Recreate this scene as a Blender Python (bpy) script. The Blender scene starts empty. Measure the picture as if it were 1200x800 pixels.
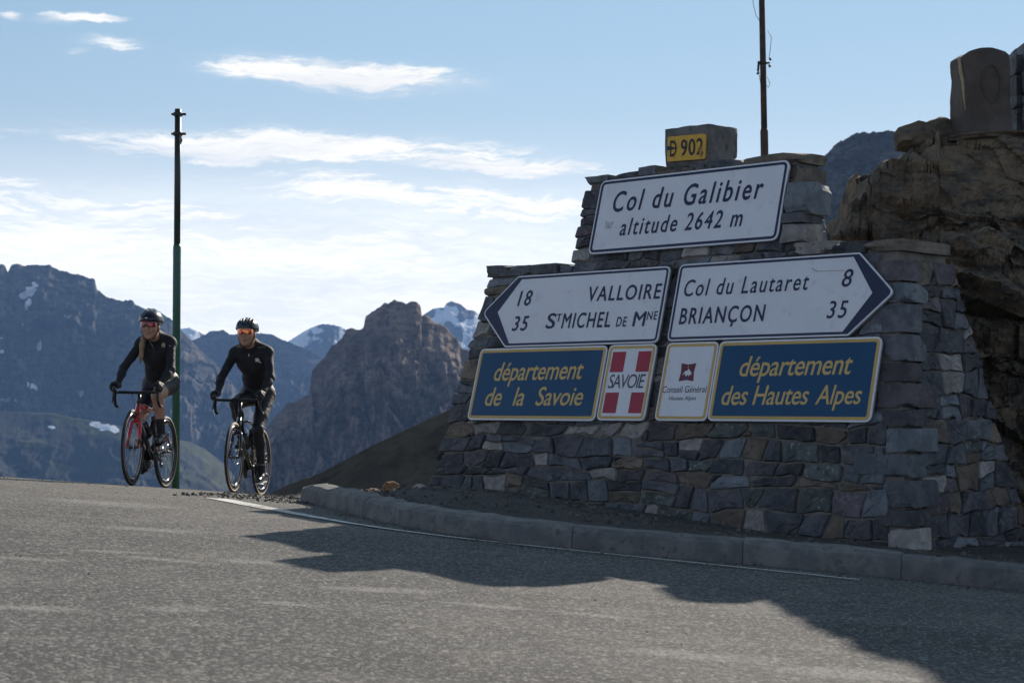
import bpy, math, random
import numpy as np
from mathutils import Matrix, Vector
from mathutils.bvhtree import BVHTree
SC = bpy.context.scene
COL = SC.collection
R = math.radians

# ------------------------------------------------------------------ camera, world, sun, exposure
F_PX, PITCH, HORIZON = 2033.86, R(1.989), 470.6
cd = bpy.data.cameras.new('camera')
cam = bpy.data.objects.new('camera', cd); COL.objects.link(cam)
cd.sensor_width = 36.0; cd.lens = 36.0 * F_PX / 1200.0
cd.clip_start = 0.05; cd.clip_end = 60000
cam.location = (0, 0, 0); cam.rotation_euler = (R(90) + PITCH, 0, 0)
cd.dof.use_dof = True; cd.dof.focus_distance = 13.6; cd.dof.aperture_fstop = 6.3
SC.camera = cam
SC.view_settings.view_transform = 'Standard'; SC.view_settings.look = 'None'
SC.view_settings.exposure = 0.48; SC.view_settings.gamma = 1.0
SC.view_settings.use_curve_mapping = False

SUN_DIR = Vector((0.815, 1.75, 1.0)).normalized()
SUN_EL = math.asin(SUN_DIR.z); SUN_AZ = math.atan2(SUN_DIR.x, SUN_DIR.y)
sd = bpy.data.lights.new('sun', 'SUN'); sd.energy = 5.0; sd.angle = R(0.5); sd.color = (1.0, 0.90, 0.78)
sun = bpy.data.objects.new('sun', sd); COL.objects.link(sun)
sun.rotation_euler = SUN_DIR.to_track_quat('Z', 'Y').to_euler(); sun.location = (10, 20, 14)

W = bpy.data.worlds.new('World'); SC.world = W; W.use_nodes = True
nt = W.node_tree; N = nt.nodes; LK = nt.links
for n in list(N): N.remove(n)

class NG:
    """tiny helper that writes maths into a node tree"""
    def __init__(s, tree): s.t = tree
    def n(s, kind, **kw):
        x = s.t.nodes.new(kind)
        for k, v in kw.items(): setattr(x, k, v)
        return x
    def put(s, sock, v):
        if hasattr(v, 'links') or isinstance(v, bpy.types.NodeSocket): s.t.links.new(v, sock)
        else: sock.default_value = v
    def m(s, op, a, b=0.0, c=0.0, clamp=False):
        x = s.n('ShaderNodeMath', operation=op, use_clamp=clamp)
        s.put(x.inputs[0], a); s.put(x.inputs[1], b); s.put(x.inputs[2], c); return x.outputs[0]
    def ss(s, v, lo, hi):
        x = s.n('ShaderNodeMapRange', interpolation_type='SMOOTHSTEP')
        s.put(x.inputs[0], v); x.inputs[1].default_value = lo; x.inputs[2].default_value = hi; return x.outputs[0]
    def xyz(s, a, b, c):
        x = s.n('ShaderNodeCombineXYZ')
        s.put(x.inputs[0], a); s.put(x.inputs[1], b); s.put(x.inputs[2], c); return x.outputs[0]
    def noise(s, vec, scale, detail=4.0, rough=0.5, dist=0.0, dim='3D'):
        x = s.n('ShaderNodeTexNoise', noise_dimensions=dim)
        if vec is not None: s.t.links.new(vec, x.inputs['Vector'])
        x.inputs['Scale'].default_value = scale; x.inputs['Detail'].default_value = detail
        x.inputs['Roughness'].default_value = rough; x.inputs['Distortion'].default_value = dist
        return x.outputs[0]
    def mix(s, f, a, b):
        x = s.n('ShaderNodeMix', data_type='RGBA')
        s.put(x.inputs[0], f)
        for i, v in ((6, a), (7, b)):
            if isinstance(v, (tuple, list)): x.inputs[i].default_value = (*v[:3], 1)
            else: s.t.links.new(v, x.inputs[i])
        return x.outputs[2]

g = NG(nt)
out = g.n('ShaderNodeOutputWorld'); bg = g.n('ShaderNodeBackground')
sky = g.n('ShaderNodeTexSky', sky_type='NISHITA', sun_disc=False)
sky.sun_elevation = SUN_EL; sky.sun_rotation = SUN_AZ; sky.altitude = 2600
sky.air_density = 1.0; sky.dust_density = 0.6; sky.ozone_density = 1.6
SKY_STRENGTH = 0.05
HAZE_DENSITY = 6e-5
tc = g.n('ShaderNodeTexCoord'); sp = g.n('ShaderNodeSeparateXYZ'); LK.new(tc.outputs['Generated'], sp.inputs[0])
dx, dy, dz = sp.outputs
az = g.m('ARCTAN2', dx, dy)                       # azimuth from the road's direction, radians
el = g.m('ARCSINE', dz)                           # elevation
azel = g.xyz(az, el, 0.0)
warp = g.noise(azel, 13.0, 5.0, 0.6)
elw = g.m('ADD', el, g.m('MULTIPLY', g.m('SUBTRACT', warp, 0.5), 0.022))
# each cloud bank: centre azimuth / elevation, half width / height, tilt, weight
BANKS = [(400, 88, 185, 24, 3, 1.0), (520, 97, 70, 10, 2, .6), (365, 80, 60, 16, 0, .7), (125, 59, 48, 9, 3, .8),
         (85, 34, 62, 7, -3, .8), (8, 36, 18, 7, 0, .8), (90, 70, 20, 6, 0, .4),
         (330, 172, 330, 22, 1, 1.1), (170, 178, 120, 16, -3, .6), (560, 190, 190, 15, 4, 1.0), (640, 198, 80, 6, 3, .5),
         (480, 230, 250, 26, 4, 1.0), (350, 228, 70, 8, -2, .7), (40, 236, 90, 16, 6, .9), (240, 262, 240, 26, 6, .8),
         (560, 246, 150, 14, 4, .7), (60, 290, 260, 60, 0, .9), (380, 300, 420, 62, 2, .75), (520, 322, 330, 40, 0, .6),
         (330, 366, 150, 20, 2, 1.0), (150, 345, 230, 26, 0, .6), (-60, 250, 160, 60, 0, .8), (-200, 170, 200, 30, 3, .8)]
tot = None
for (px, py, hw, hh, tl, w) in BANKS:
    a0 = math.atan((px - 600) / F_PX); e0 = math.atan((HORIZON - py) / F_PX)
    mp = g.n('ShaderNodeMapping', vector_type='TEXTURE')
    mp.inputs['Location'].default_value = (a0, e0, 0)
    mp.inputs['Rotation'].default_value = (0, 0, -R(tl))
    mp.inputs['Scale'].default_value = (hw / F_PX, hh / F_PX, 1)
    LK.new(g.xyz(az, elw, 0.0), mp.inputs['Vector'])
    ln = g.n('ShaderNodeVectorMath', operation='LENGTH'); LK.new(mp.outputs[0], ln.inputs[0])
    v = g.m('MULTIPLY', g.ss(ln.outputs['Value'], 1.25, 0.0), w)
    tot = v if tot is None else g.m('MAXIMUM', tot, v)
# stretched wisps; beyond the frame a low cloud band is added to fill shaded signs
st = g.xyz(g.m('MULTIPLY', az, .85), g.m('MULTIPLY', elw, 6.5), 0.0)
wis = g.noise(st, 11.0, 9.0, 0.62, 0.6)
fin = g.noise(st, 38.0, 9.0, 0.7, 0.9)
tex = g.m('ADD', g.m('MULTIPLY', wis, 0.6), g.m('MULTIPLY', fin, 0.4))
back = g.m('MULTIPLY', g.ss(g.m('ABSOLUTE', az), 0.36, 0.7), g.m('MULTIPLY', g.ss(el, 0.6, 0.05), 0.95))
tot = g.m('MAXIMUM', tot, back)
dens = g.m('ADD', g.m('MULTIPLY', tex, 6.2), g.m('MULTIPLY', tot, 1.5))
cl = g.m('MULTIPLY', g.ss(dens, 3.25, 4.4), g.ss(tot, 0.0, 0.3))
veil = g.m('MULTIPLY', g.m('MULTIPLY', g.ss(tot, 0.0, 0.8), g.ss(tex, .3, .6)), 0.55)
cover = g.m('MAXIMUM', g.m('MULTIPLY', cl, 0.93), veil)
hz = g.m('MULTIPLY', g.ss(el, 0.165, 0.05), g.ss(az, 0.22, -0.08))
cover = g.m('MAXIMUM', cover, g.m('MULTIPLY', hz, 0.95))
shade = g.noise(st, 5.0, 4.0, 0.5)
k = 1.0 / SKY_STRENGTH
fw = g.n('ShaderNodeVectorMath', operation='DOT_PRODUCT'); LK.new(tc.outputs['Generated'], fw.inputs[0]); fw.inputs[1].default_value = tuple(SUN_DIR)
fwd = g.ss(fw.outputs['Value'], .1, .95)      # veil glows towards the sun
ccol = g.mix(g.ss(g.m('ADD', g.m('MULTIPLY', shade, .6), g.m('MULTIPLY', fin, .4)), 0.36, 0.62),
             (0.70 * k, 0.70 * k, 0.71 * k), (0.97 * k, 0.92 * k, 0.83 * k))
ccol = g.mix(fwd, (.74 * k, .84 * k, .98 * k), ccol)  # unseen clouds away from the sun brightened to light the shaded sign faces
low = g.ss(el, .24, .03)
vcol = g.mix(low, (.48 * k, .70 * k, .85 * k), (.72 * k, .75 * k, .75 * k))
skyc = g.mix(g.m('MULTIPLY', fwd, g.m('ADD', .5, g.m('MULTIPLY', low, .3))), sky.outputs[0], vcol)   # thin high veil
fincol = g.n('ShaderNodeVectorMath', operation='SCALE'); LK.new(g.mix(cover, skyc, ccol), fincol.inputs[0])
LK.new(g.m('ADD', 1.0, g.m('MULTIPLY', g.m('MULTIPLY', g.ss(el, .17, .03), fwd), .44)), fincol.inputs['Scale'])   # bright horizon towards the sun
LK.new(fincol.outputs[0], bg.inputs['Color'])
bg.inputs['Strength'].default_value = SKY_STRENGTH
LK.new(bg.outputs[0], out.inputs['Surface'])

# ------------------------------------------------------------------ numpy noise
def _h(ix, iy, iz, seed):
    n = (ix.astype(np.uint32) * np.uint32(374761393) + iy.astype(np.uint32) * np.uint32(668265263)
         + iz.astype(np.uint32) * np.uint32(2147483647 - 12345) + np.uint32((seed * 974711 + 17) & 0xffffffff))
    n = (n ^ (n >> np.uint32(13))) * np.uint32(1274126177); n = n ^ (n >> np.uint32(16))
    n = (n * np.uint32(2246822519)); n = n ^ (n >> np.uint32(15))
    return (n & np.uint32(0xffffff)).astype(np.float64) / 0xffffff * 2 - 1
def vnoise(x, y, z=None, seed=0):
    x = np.asarray(x, float); y = np.asarray(y, float); z = np.zeros_like(x) if z is None else np.asarray(z, float)
    x0 = np.floor(x); y0 = np.floor(y); z0 = np.floor(z)
    fx, fy, fz = x - x0, y - y0, z - z0
    fx, fy, fz = [f * f * f * (f * (f * 6 - 15) + 10) for f in (fx, fy, fz)]
    X, Y, Z = [a.astype(np.int64) & 0xffffffff for a in (x0, y0, z0)]
    def c(i, j, k): return _h((X + i) & 0xffffffff, (Y + j) & 0xffffffff, (Z + k) & 0xffffffff, seed)
    r = 0
    for i in (0, 1):
        wx = fx if i else 1 - fx
        for j in (0, 1):
            wy = fy if j else 1 - fy
            r = r + wx * wy * (c(i, j, 0) * (1 - fz) + c(i, j, 1) * fz)
    return r
def fbm(x, y, z=None, o=5, seed=0, gain=.5, ridge=False):
    a, s, f, t = 1.0, 0, 1.0, 0
    for i in range(o):
        n = vnoise(x * f, y * f, None if z is None else z * f, seed + i * 7)
        if ridge: n = 1 - 2 * np.abs(n)
        s = s + a * n; t += a; a *= gain; f *= 2.03
    return s / t
def worley(x, y, z, seed=0):
    """nearest jittered cell: distance to it and the cell's own random value"""
    x, y, z = [np.asarray(a, float) for a in (x, y, z)]; X0, Y0, Z0 = np.floor(x), np.floor(y), np.floor(z)
    best = np.full(x.shape, 9.0); val = np.zeros(x.shape)
    for i in (-1, 0, 1):
        for j in (-1, 0, 1):
            for k_ in (-1, 0, 1):
                a, b, c = [((q + o).astype(np.int64)) & 0xffffffff for q, o in ((X0, i), (Y0, j), (Z0, k_))]
                h1, h2, h3 = _h(a, b, c, seed), _h(a, b, c, seed + 5), _h(a, b, c, seed + 9)
                d_ = (X0 + i + .5 + .45 * h1 - x) ** 2 + (Y0 + j + .5 + .45 * h2 - y) ** 2 + (Z0 + k_ + .5 + .45 * h3 - z) ** 2
                w = d_ < best; best = np.where(w, d_, best); val = np.where(w, _h(a, b, c, seed + 13), val)
    return np.sqrt(best), val
def sstep(x, a, b):
    t = np.clip((x - a) / (b - a), 0, 1); return t * t * (3 - 2 * t)

# ------------------------------------------------------------------ objects
def ray(px, py):
    u = (px - 600) / F_PX; v = (400 - py) / F_PX
    return np.array([u, math.cos(PITCH) - v * math.sin(PITCH), math.sin(PITCH) + v * math.cos(PITCH)])
def tan_el(py): r = ray(600, py); return r[2] / r[1]

ROOTM = {}
def mesh_of(name, V, Fc, mats, midx=None, smooth=False):
    me = bpy.data.meshes.new(name)
    V = np.asarray(V, float)
    if isinstance(Fc, np.ndarray):
        nf, k = Fc.shape
        me.vertices.add(len(V)); me.vertices.foreach_set('co', V.ravel())
        me.loops.add(nf * k); me.loops.foreach_set('vertex_index', Fc.ravel().astype(np.int32))
        me.polygons.add(nf); me.polygons.foreach_set('loop_start', np.arange(0, nf * k, k, dtype=np.int32))
        me.polygons.foreach_set('loop_total', np.full(nf, k, dtype=np.int32))
        me.update(calc_edges=True)
    else:
        me.from_pydata(V.tolist(), [], [list(map(int, f)) for f in Fc]); me.update()
    if not isinstance(mats, (list, tuple)): mats = [mats]
    for m in mats: me.materials.append(m)
    if midx is not None: me.polygons.foreach_set('material_index', np.asarray(midx, np.int32))
    me.polygons.foreach_set('use_smooth', np.full(len(me.polygons), bool(smooth)))
    me.update()
    return me
def link(name, V, Fc, mats, parent=None, midx=None, smooth=False, kind=None, label=None, cat=None, group=None, base=None):
    """V in world space. A child keeps identity local transform under its root."""
    V = np.asarray(V, float)
    if parent is not None:
        M = ROOTM[parent.name]; Mi = np.array(M.inverted())
        Vl = V @ Mi[:3, :3].T + Mi[:3, 3]
    else:
        b = np.array(base) if base is not None else np.array([(V[:, 0].min() + V[:, 0].max()) / 2, (V[:, 1].min() + V[:, 1].max()) / 2, V[:, 2].min()])
        Vl = V - b
    o = bpy.data.objects.new(name, mesh_of(name, Vl, Fc, mats, midx, smooth)); COL.objects.link(o)
    if parent is not None: o.parent = parent; ROOTM[o.name] = ROOTM[parent.name]
    else: o.location = b; ROOTM[o.name] = Matrix.Translation(Vector(b))
    tag(o, label, cat, group, kind); return o
def tag(o, label=None, cat=None, group=None, kind=None):
    for k_, v_ in (('label', label), ('category', cat), ('group', group), ('kind', kind)):
        if v_: o[k_] = v_
    return o
def thing(name, M, label, cat, group=None):
    o = bpy.data.objects.new(name, None); COL.objects.link(o); o.empty_display_size = .1
    if not isinstance(M, Matrix): M = Matrix.Translation(Vector(M))
    o.matrix_world = M; ROOTM[o.name] = M.copy(); return tag(o, label, cat, group)

def grid_faces(nr, nc, flip=False, wrap=False):
    i, j = np.meshgrid(np.arange(nr - 1), np.arange(nc if wrap else nc - 1), indexing='ij')
    a = i * nc + j; b = i * nc + (j + 1) % nc; c = (i + 1) * nc + (j + 1) % nc; d = (i + 1) * nc + j
    f = np.stack([a, b, c, d], -1).reshape(-1, 4)
    return f[:, ::-1].copy() if flip else f
class MB:
    """collects simple shapes into one mesh"""
    def __init__(s): s.V = []; s.F = []; s.MI = []
    def add(s, V, Fc, mi=0):
        n = len(s.V); s.V += [tuple(map(float, v)) for v in V]; Fc = [list(map(int, f)) for f in Fc]
        s.F += [[i + n for i in f] for f in Fc]; s.MI += [mi] * len(Fc); return s
    def box(s, c, size, M=None, mi=0, bev=0.0):
        x, y, z = [a / 2 for a in size]
        if bev <= 0:
            V = [(-x, -y, -z), (x, -y, -z), (x, y, -z), (-x, y, -z), (-x, -y, z), (x, -y, z), (x, y, z), (-x, y, z)]
            Fc = [(0, 3, 2, 1), (4, 5, 6, 7), (0, 1, 5, 4), (1, 2, 6, 5), (2, 3, 7, 6), (3, 0, 4, 7)]
        else:
            b = bev; pts = lambda z_, e: [(-x + e, -y, z_), (x - e, -y, z_), (x, -y + e, z_), (x, y - e, z_), (x - e, y, z_), (-x + e, y, z_), (-x, y - e, z_), (-x, -y + e, z_)]
            V = [(p[0] * (1 - b / x), p[1] * (1 - b / y), -z) for p in pts(0, b)] + pts(-z + b, b) + pts(z - b, b) + [(p[0] * (1 - b / x), p[1] * (1 - b / y), z) for p in pts(0, b)]
            Fc = [list(range(7, -1, -1)), list(range(24, 32))]
            for k_ in range(3):
                for i in range(8): Fc.append((k_ * 8 + i, k_ * 8 + (i + 1) % 8, k_ * 8 + 8 + (i + 1) % 8, k_ * 8 + 8 + i))
        V = [Vector(v) for v in V]
        if M is not None: V = [M @ v for v in V]
        s.add([(v[0] + c[0], v[1] + c[1], v[2] + c[2]) for v in V], Fc, mi); return s
    def tube(s, pts, rad, n=8, mi=0, caps=True, closed=False):
        P = [Vector(p) for p in pts]; m = len(P)
        rad = rad if isinstance(rad, (list, tuple)) else [rad] * m
        V = []; up = None
        for i, p in enumerate(P):
            if closed: t = (P[(i + 1) % m] - P[i - 1])
            else: t = P[min(i + 1, m - 1)] - P[max(i - 1, 0)]
            t.normalize()
            if up is None: up = t.orthogonal().normalized()
            up = (up - t * up.dot(t)).normalized(); sd_ = t.cross(up)
            for k_ in range(n):
                a = 2 * math.pi * k_ / n; V.append(p + (up * math.cos(a) + sd_ * math.sin(a)) * rad[i])
        Fc = []
        for i in range(m if closed else m - 1):
            for k_ in range(n):
                j = (i + 1) % m
                Fc.append((i * n + k_, i * n + (k_ + 1) % n, j * n + (k_ + 1) % n, j * n + k_))
        if caps and not closed: Fc += [list(range(n - 1, -1, -1)), [(m - 1) * n + k_ for k_ in range(n)]]
        s.add(V, Fc, mi); return s
    def lathe(s, c, axis, prof, n=24, mi=0):
        """prof: (radius, offset along axis) pairs, open"""
        ax = Vector(axis).normalized(); u = ax.orthogonal().normalized(); v = ax.cross(u); c = Vector(c); V = []; m = len(prof)
        for (r_, h_) in prof:
            for k_ in range(n):
                a = 2 * math.pi * k_ / n; V.append(c + ax * h_ + (u * math.cos(a) + v * math.sin(a)) * r_)
        Fc = [(i * n + k_, i * n + (k_ + 1) % n, (i + 1) * n + (k_ + 1) % n, (i + 1) * n + k_) for i in range(m - 1) for k_ in range(n)]
        s.add(V, Fc, mi); return s
    def torus(s, c, axis, R_, sec, n=48, mi=0):
        """sec: closed list of (dr, dh)"""
        ax = Vector(axis).normalized(); u = ax.orthogonal().normalized(); v = ax.cross(u); c = Vector(c); V = []; m = len(sec)
        for k_ in range(n):
            a = 2 * math.pi * k_ / n; d_ = u * math.cos(a) + v * math.sin(a)
            for (dr, dh) in sec: V.append(c + d_ * (R_ + dr) + ax * dh)
        Fc = [(k_ * m + i, k_ * m + (i + 1) % m, ((k_ + 1) % n) * m + (i + 1) % m, ((k_ + 1) % n) * m + i) for k_ in range(n) for i in range(m)]
        s.add(V, Fc, mi); return s
    def xf(s, M): s.V = [tuple(M @ Vector(v)) for v in s.V]; return s
    def out(s, name, mats, parent=None, smooth=True, **kw):
        return link(name, s.V, s.F, mats, parent, midx=s.MI if isinstance(mats, (list, tuple)) else None, smooth=smooth, **kw)

# ------------------------------------------------------------------ materials
MATS = {}
def mat(name, base, alt=None, scale=5.0, rough=.8, bump=0.0, bscale=40.0, metal=0.0, detail=5.0, lo=.38, hi=.64,
        rand=0.0, stretch=None, spec=.5, third=None, coat=0.0, bdist=.01, tex='Object'):
    if name in MATS: return MATS[name]
    m = bpy.data.materials.new(name); m.use_nodes = True; q = NG(m.node_tree)
    b = m.node_tree.nodes['Principled BSDF']; tcn = q.n('ShaderNodeTexCoord'); vec = tcn.outputs[tex]
    if stretch:
        mp = q.n('ShaderNodeMapping'); m.node_tree.links.new(vec, mp.inputs[0]); mp.inputs['Scale'].default_value = stretch; vec = mp.outputs[0]
    rnd = q.n('ShaderNodeObjectInfo').outputs['Random']
    if rand:
        vec2 = q.n('ShaderNodeVectorMath', operation='ADD'); m.node_tree.links.new(vec, vec2.inputs[0])
        m.node_tree.links.new(q.xyz(q.m('MULTIPLY', rnd, 37.0), q.m('MULTIPLY', rnd, 91.0), 0.0), vec2.inputs[1]); vec = vec2.outputs[0]
    c = None
    if alt is not None:
        c = q.mix(q.ss(q.noise(vec, scale, detail, .6), lo, hi), base, alt)
        if third is not None: c = q.mix(q.ss(q.noise(vec, scale * 2.7, detail, .65), .55, .68), c, third)
    if rand:
        if c is None: c = q.mix(0.0, base, base)
        hs = q.n('ShaderNodeHueSaturation'); m.node_tree.links.new(c, hs.inputs['Color'])
        m.node_tree.links.new(q.m('ADD', 1 - rand, q.m('MULTIPLY', rnd, 2 * rand)), hs.inputs['Value'])
        hs.inputs['Saturation'].default_value = 1.0; c = hs.outputs[0]
    if c is None: b.inputs['Base Color'].default_value = (*base, 1)
    else: m.node_tree.links.new(c, b.inputs['Base Color'])
    b.inputs['Roughness'].default_value = rough; b.inputs['Metallic'].default_value = metal
    b.inputs['Specular IOR Level'].default_value = spec; b.inputs['Coat Weight'].default_value = coat
    if bump:
        bn = q.n('ShaderNodeBump'); bn.inputs['Strength'].default_value = bump; bn.inputs['Distance'].default_value = bdist
        m.node_tree.links.new(q.noise(vec, bscale, 6.0, .65), bn.inputs['Height']); m.node_tree.links.new(bn.outputs[0], b.inputs['Normal'])
    MATS[name] = m; return m
# ------------------------------------------------------------------ materials of the place
def asphalt_mat():
    m = bpy.data.materials.new('asphalt'); m.use_nodes = True; q = NG(m.node_tree); L_ = m.node_tree.links
    b = m.node_tree.nodes['Principled BSDF']; v = q.n('ShaderNodeTexCoord').outputs['Object']
    base = q.mix(q.ss(q.noise(v, .55, 4, .6), .38, .62), (.078, .078, .078), (.106, .104, .101))
    dust = q.ss(q.noise(v, 1.7, 5, .65, .5), .50, .70)
    mps = q.n('ShaderNodeMapping'); L_.new(v, mps.inputs[0]); mps.inputs['Scale'].default_value = (.35, 2.2, 1); mps.inputs['Rotation'].default_value = (0, 0, .12)
    base = q.mix(q.m('MULTIPLY', q.ss(q.noise(mps.outputs[0], 1.1, 6, .65, .6), .52, .68), .5), base, (.175, .168, .155))
    base = q.mix(q.m('MULTIPLY', q.ss(q.noise(mps.outputs[0], .8, 4, .6, .3), .50, .64), .35), base, (.05, .049, .048))
    sy = q.n('ShaderNodeSeparateXYZ'); L_.new(v, sy.inputs[0])
    base = q.mix(q.m('MULTIPLY', dust, .45), base, (.19, .176, .155))
    base = q.mix(q.m('MULTIPLY', q.ss(q.m('ADD', sy.outputs[1], q.m('MULTIPLY', dust, 1.5)), -1.5, 4.5), .5), base, (.175, .16, .14))   # dusty crest
    # pale scuffs and smeared chalk, each a patch of its own
    sc_ = None
    for (x_, y_, hx, hy, an) in ((-2.2, 7.95, .34, .07, 6), (-1.93, 8.45, .30, .05, 10), (-1.65, 8.25, .34, .06, -12), (-1.25, 8.4, .3, .07, 4), (-.55, 7.65, .42, .09, 14), (-1.75, 6.45, .30, .07, 10),
                                  (-1.28, 6.65, .24, .10, 20), (-.1, 7.35, .30, .06, -10), (.35, 7.3, .34, .05, -8), (-.9, 7.0, .2, .05, 0), (.7, 6.4, .5, .10, 3), (1.2, 6.2, .4, .12, 0), (-2.0, 9.6, .5, .1, 5), (-2.6, 11.2, .7, .2, 0)):
        mp = q.n('ShaderNodeMapping', vector_type='TEXTURE'); mp.inputs['Location'].default_value = (x_, y_ - 10, 0); mp.inputs['Rotation'].default_value = (0, 0, R(an)); mp.inputs['Scale'].default_value = (hx * 1.2, hy * 1.9, 50)
        L_.new(v, mp.inputs['Vector']); ln = q.n('ShaderNodeVectorMath', operation='LENGTH'); L_.new(mp.outputs[0], ln.inputs[0]); t_ = q.ss(ln.outputs['Value'], 1.3, .1)
        sc_ = t_ if sc_ is None else q.m('MAXIMUM', sc_, t_)
    wn = q.m('ADD', q.m('MULTIPLY', q.noise(mps.outputs[0], 5, 6, .7, .5), .7), q.m('MULTIPLY', q.noise(v, 30, 4, .7), .3))
    base = q.mix(q.m('MULTIPLY', q.ss(q.m('MULTIPLY', sc_, wn), .25, .54), .72), base, (.26, .252, .236))
    # aggregate: pale and dark chips
    vo = q.n('ShaderNodeTexVoronoi', feature='F1'); L_.new(v, vo.inputs['Vector']); vo.inputs['Scale'].default_value = 88
    sv = q.n('ShaderNodeSeparateColor'); L_.new(vo.outputs['Color'], sv.inputs[0])
    base = q.mix(q.m('MULTIPLY', q.ss(sv.outputs[0], .62, .95), .75), base, (.33, .315, .285))
    base = q.mix(q.m('MULTIPLY', q.ss(sv.outputs[1], .66, .95), .72), base, (.042, .042, .043))
    blot = q.ss(q.noise(v, 24.0, 4, .7), .50, .62)
    base = q.mix(q.m('MULTIPLY', blot, .42), base, (.054, .053, .053))
    L_.new(base, b.inputs['Base Color']); b.inputs['Roughness'].default_value = .9; b.inputs['Specular IOR Level'].default_value = .12
    h = q.m('ADD', q.m('MULTIPLY', vo.outputs['Distance'], -1.0), q.m('MULTIPLY', q.noise(v, 40, 4, .6), 1.0))
    bn = q.n('ShaderNodeBump'); bn.inputs['Strength'].default_value = .55; bn.inputs['Distance'].default_value = .006
    L_.new(h, bn.inputs['Height']); L_.new(bn.outputs[0], b.inputs['Normal']); return m
ASPH = asphalt_mat()
def paint_mat(name, c, wear):
    m = bpy.data.materials.new(name); m.use_nodes = True; q = NG(m.node_tree); L_ = m.node_tree.links
    b = m.node_tree.nodes['Principled BSDF']; v = q.n('ShaderNodeTexCoord').outputs['Object']
    b.inputs['Base Color'].default_value = (*c, 1); b.inputs['Roughness'].default_value = .7
    tr = q.n('ShaderNodeBsdfTransparent'); mx = q.n('ShaderNodeMixShader')
    w = q.ss(q.m('ADD', q.m('MULTIPLY', q.noise(v, 60, 4, .7), .6), q.m('MULTIPLY', q.noise(v, 5, 4, .6), .4)), wear - .09, wear + .09)
    L_.new(w, mx.inputs[0]); L_.new(b.outputs[0], mx.inputs[1]); L_.new(tr.outputs[0], mx.inputs[2])
    o_ = m.node_tree.nodes['Material Output']; L_.new(mx.outputs[0], o_.inputs['Surface']); return m
PAINT = paint_mat('road_paint', (.60, .585, .55), .56)
PAINT_OLD = paint_mat('worn_road_paint', (.34, .33, .31), .47); CHALK = paint_mat('chalk_smear', (.22, .215, .20), .44)
GRAV = mat('verge_dirt', (.040, .037, .034), (.065, .06, .054), 3.0, .95, .9, 45, bdist=.02, third=(.025, .024, .023))
KERB = mat('kerb_granite', (.115, .116, .115), (.175, .17, .16), 9.0, .85, .7, 60, rand=.16, third=(.09, .088, .085))
MORT = mat('mortar', (.13, .118, .10), (.19, .175, .15), 7.0, .95, .8, 55, bdist=.012)
STONE = [mat('stone_slate', (.055, .062, .072), (.11, .115, .125), 7, .75, .8, 30, rand=.35, third=(.14, .14, .145), bdist=.012),
         mat('stone_dark', (.036, .038, .045), (.078, .078, .084), 6, .75, .8, 34, rand=.35, third=(.11, .11, .11), bdist=.012),
         mat('stone_blue', (.095, .113, .13), (.16, .178, .19), 6, .8, .7, 28, rand=.3, third=(.06, .07, .08), bdist=.012),
         mat('stone_brown', (.10, .082, .064), (.17, .14, .108), 6, .85, .8, 30, rand=.3, third=(.06, .055, .05), bdist=.012),
         mat('stone_pale', (.22, .205, .19), (.33, .31, .29), 8, .85, .7, 30, rand=.25, third=(.14, .13, .12), bdist=.012),
         mat('stone_violet', (.07, .058, .066), (.115, .10, .108), 6, .8, .8, 30, rand=.3, third=(.16, .15, .15), bdist=.012),
         mat('stone_veined', (.05, .062, .058), (.10, .118, .11), 9, .75, .9, 26, rand=.2, third=(.24, .25, .24), bdist=.012)]

# ------------------------------------------------------------------ road surface height
_ks = [(-60, .012), (10, .012), (12, -.01), (13.5, -.045), (15.5, -.058), (17, -.075), (19, -.11), (30, -.2), (60, -.3)]
_yy = np.arange(-60, 90, .01); _pr = np.cumsum(np.interp(_yy, *zip(*_ks))) * .01; _pr -= np.interp(11, _yy, _pr)
def G(x, y):
    x = np.asarray(x, float)
    return -.83 - .068 * np.clip(x, -7, 6) + np.interp(y, _yy, _pr)

# kerb line (front foot), in metres; it carries on out of frame to the right
KL = np.array([(9.5, 5.4), (7.2, 7.0), (5.2, 8.25), (3.9, 9.05), (2.79, 9.5), (2.02, 9.8), (1.28, 10.0), (.49, 10.12), (0, 10.28), (-.45, 10.63), (-.76, 11.04), (-1.12, 11.79), (-1.45, 12.6), (-1.62, 13.27)])
def smooth_path(P, step):
    P = np.asarray(P, float); t = np.r_[0, np.cumsum(np.linalg.norm(np.diff(P, axis=0), axis=1))]
    tt = np.linspace(0, t[-1], int(t[-1] / step) + 1); Q = np.stack([np.interp(tt, t, P[:, i]) for i in (0, 1)], 1)
    w = max(1, int(.35 / step))
    for _ in range(3):
        pad = np.vstack([2 * Q[0] - Q[w:0:-1], Q, 2 * Q[-1] - Q[-2:-2 - w:-1]])
        ker = np.ones(2 * w + 1) / (2 * w + 1); Q = np.stack([np.convolve(pad[:, i], ker, 'valid') for i in (0, 1)], 1)
    return Q
KP = smooth_path(KL, .05)
def path_normals(Q):
    T = np.gradient(Q, axis=0); T /= np.linalg.norm(T, axis=1)[:, None]; return T, np.stack([T[:, 1], -T[:, 0]], 1)
KT, KN = path_normals(KP)          # KN points away from the road

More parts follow.
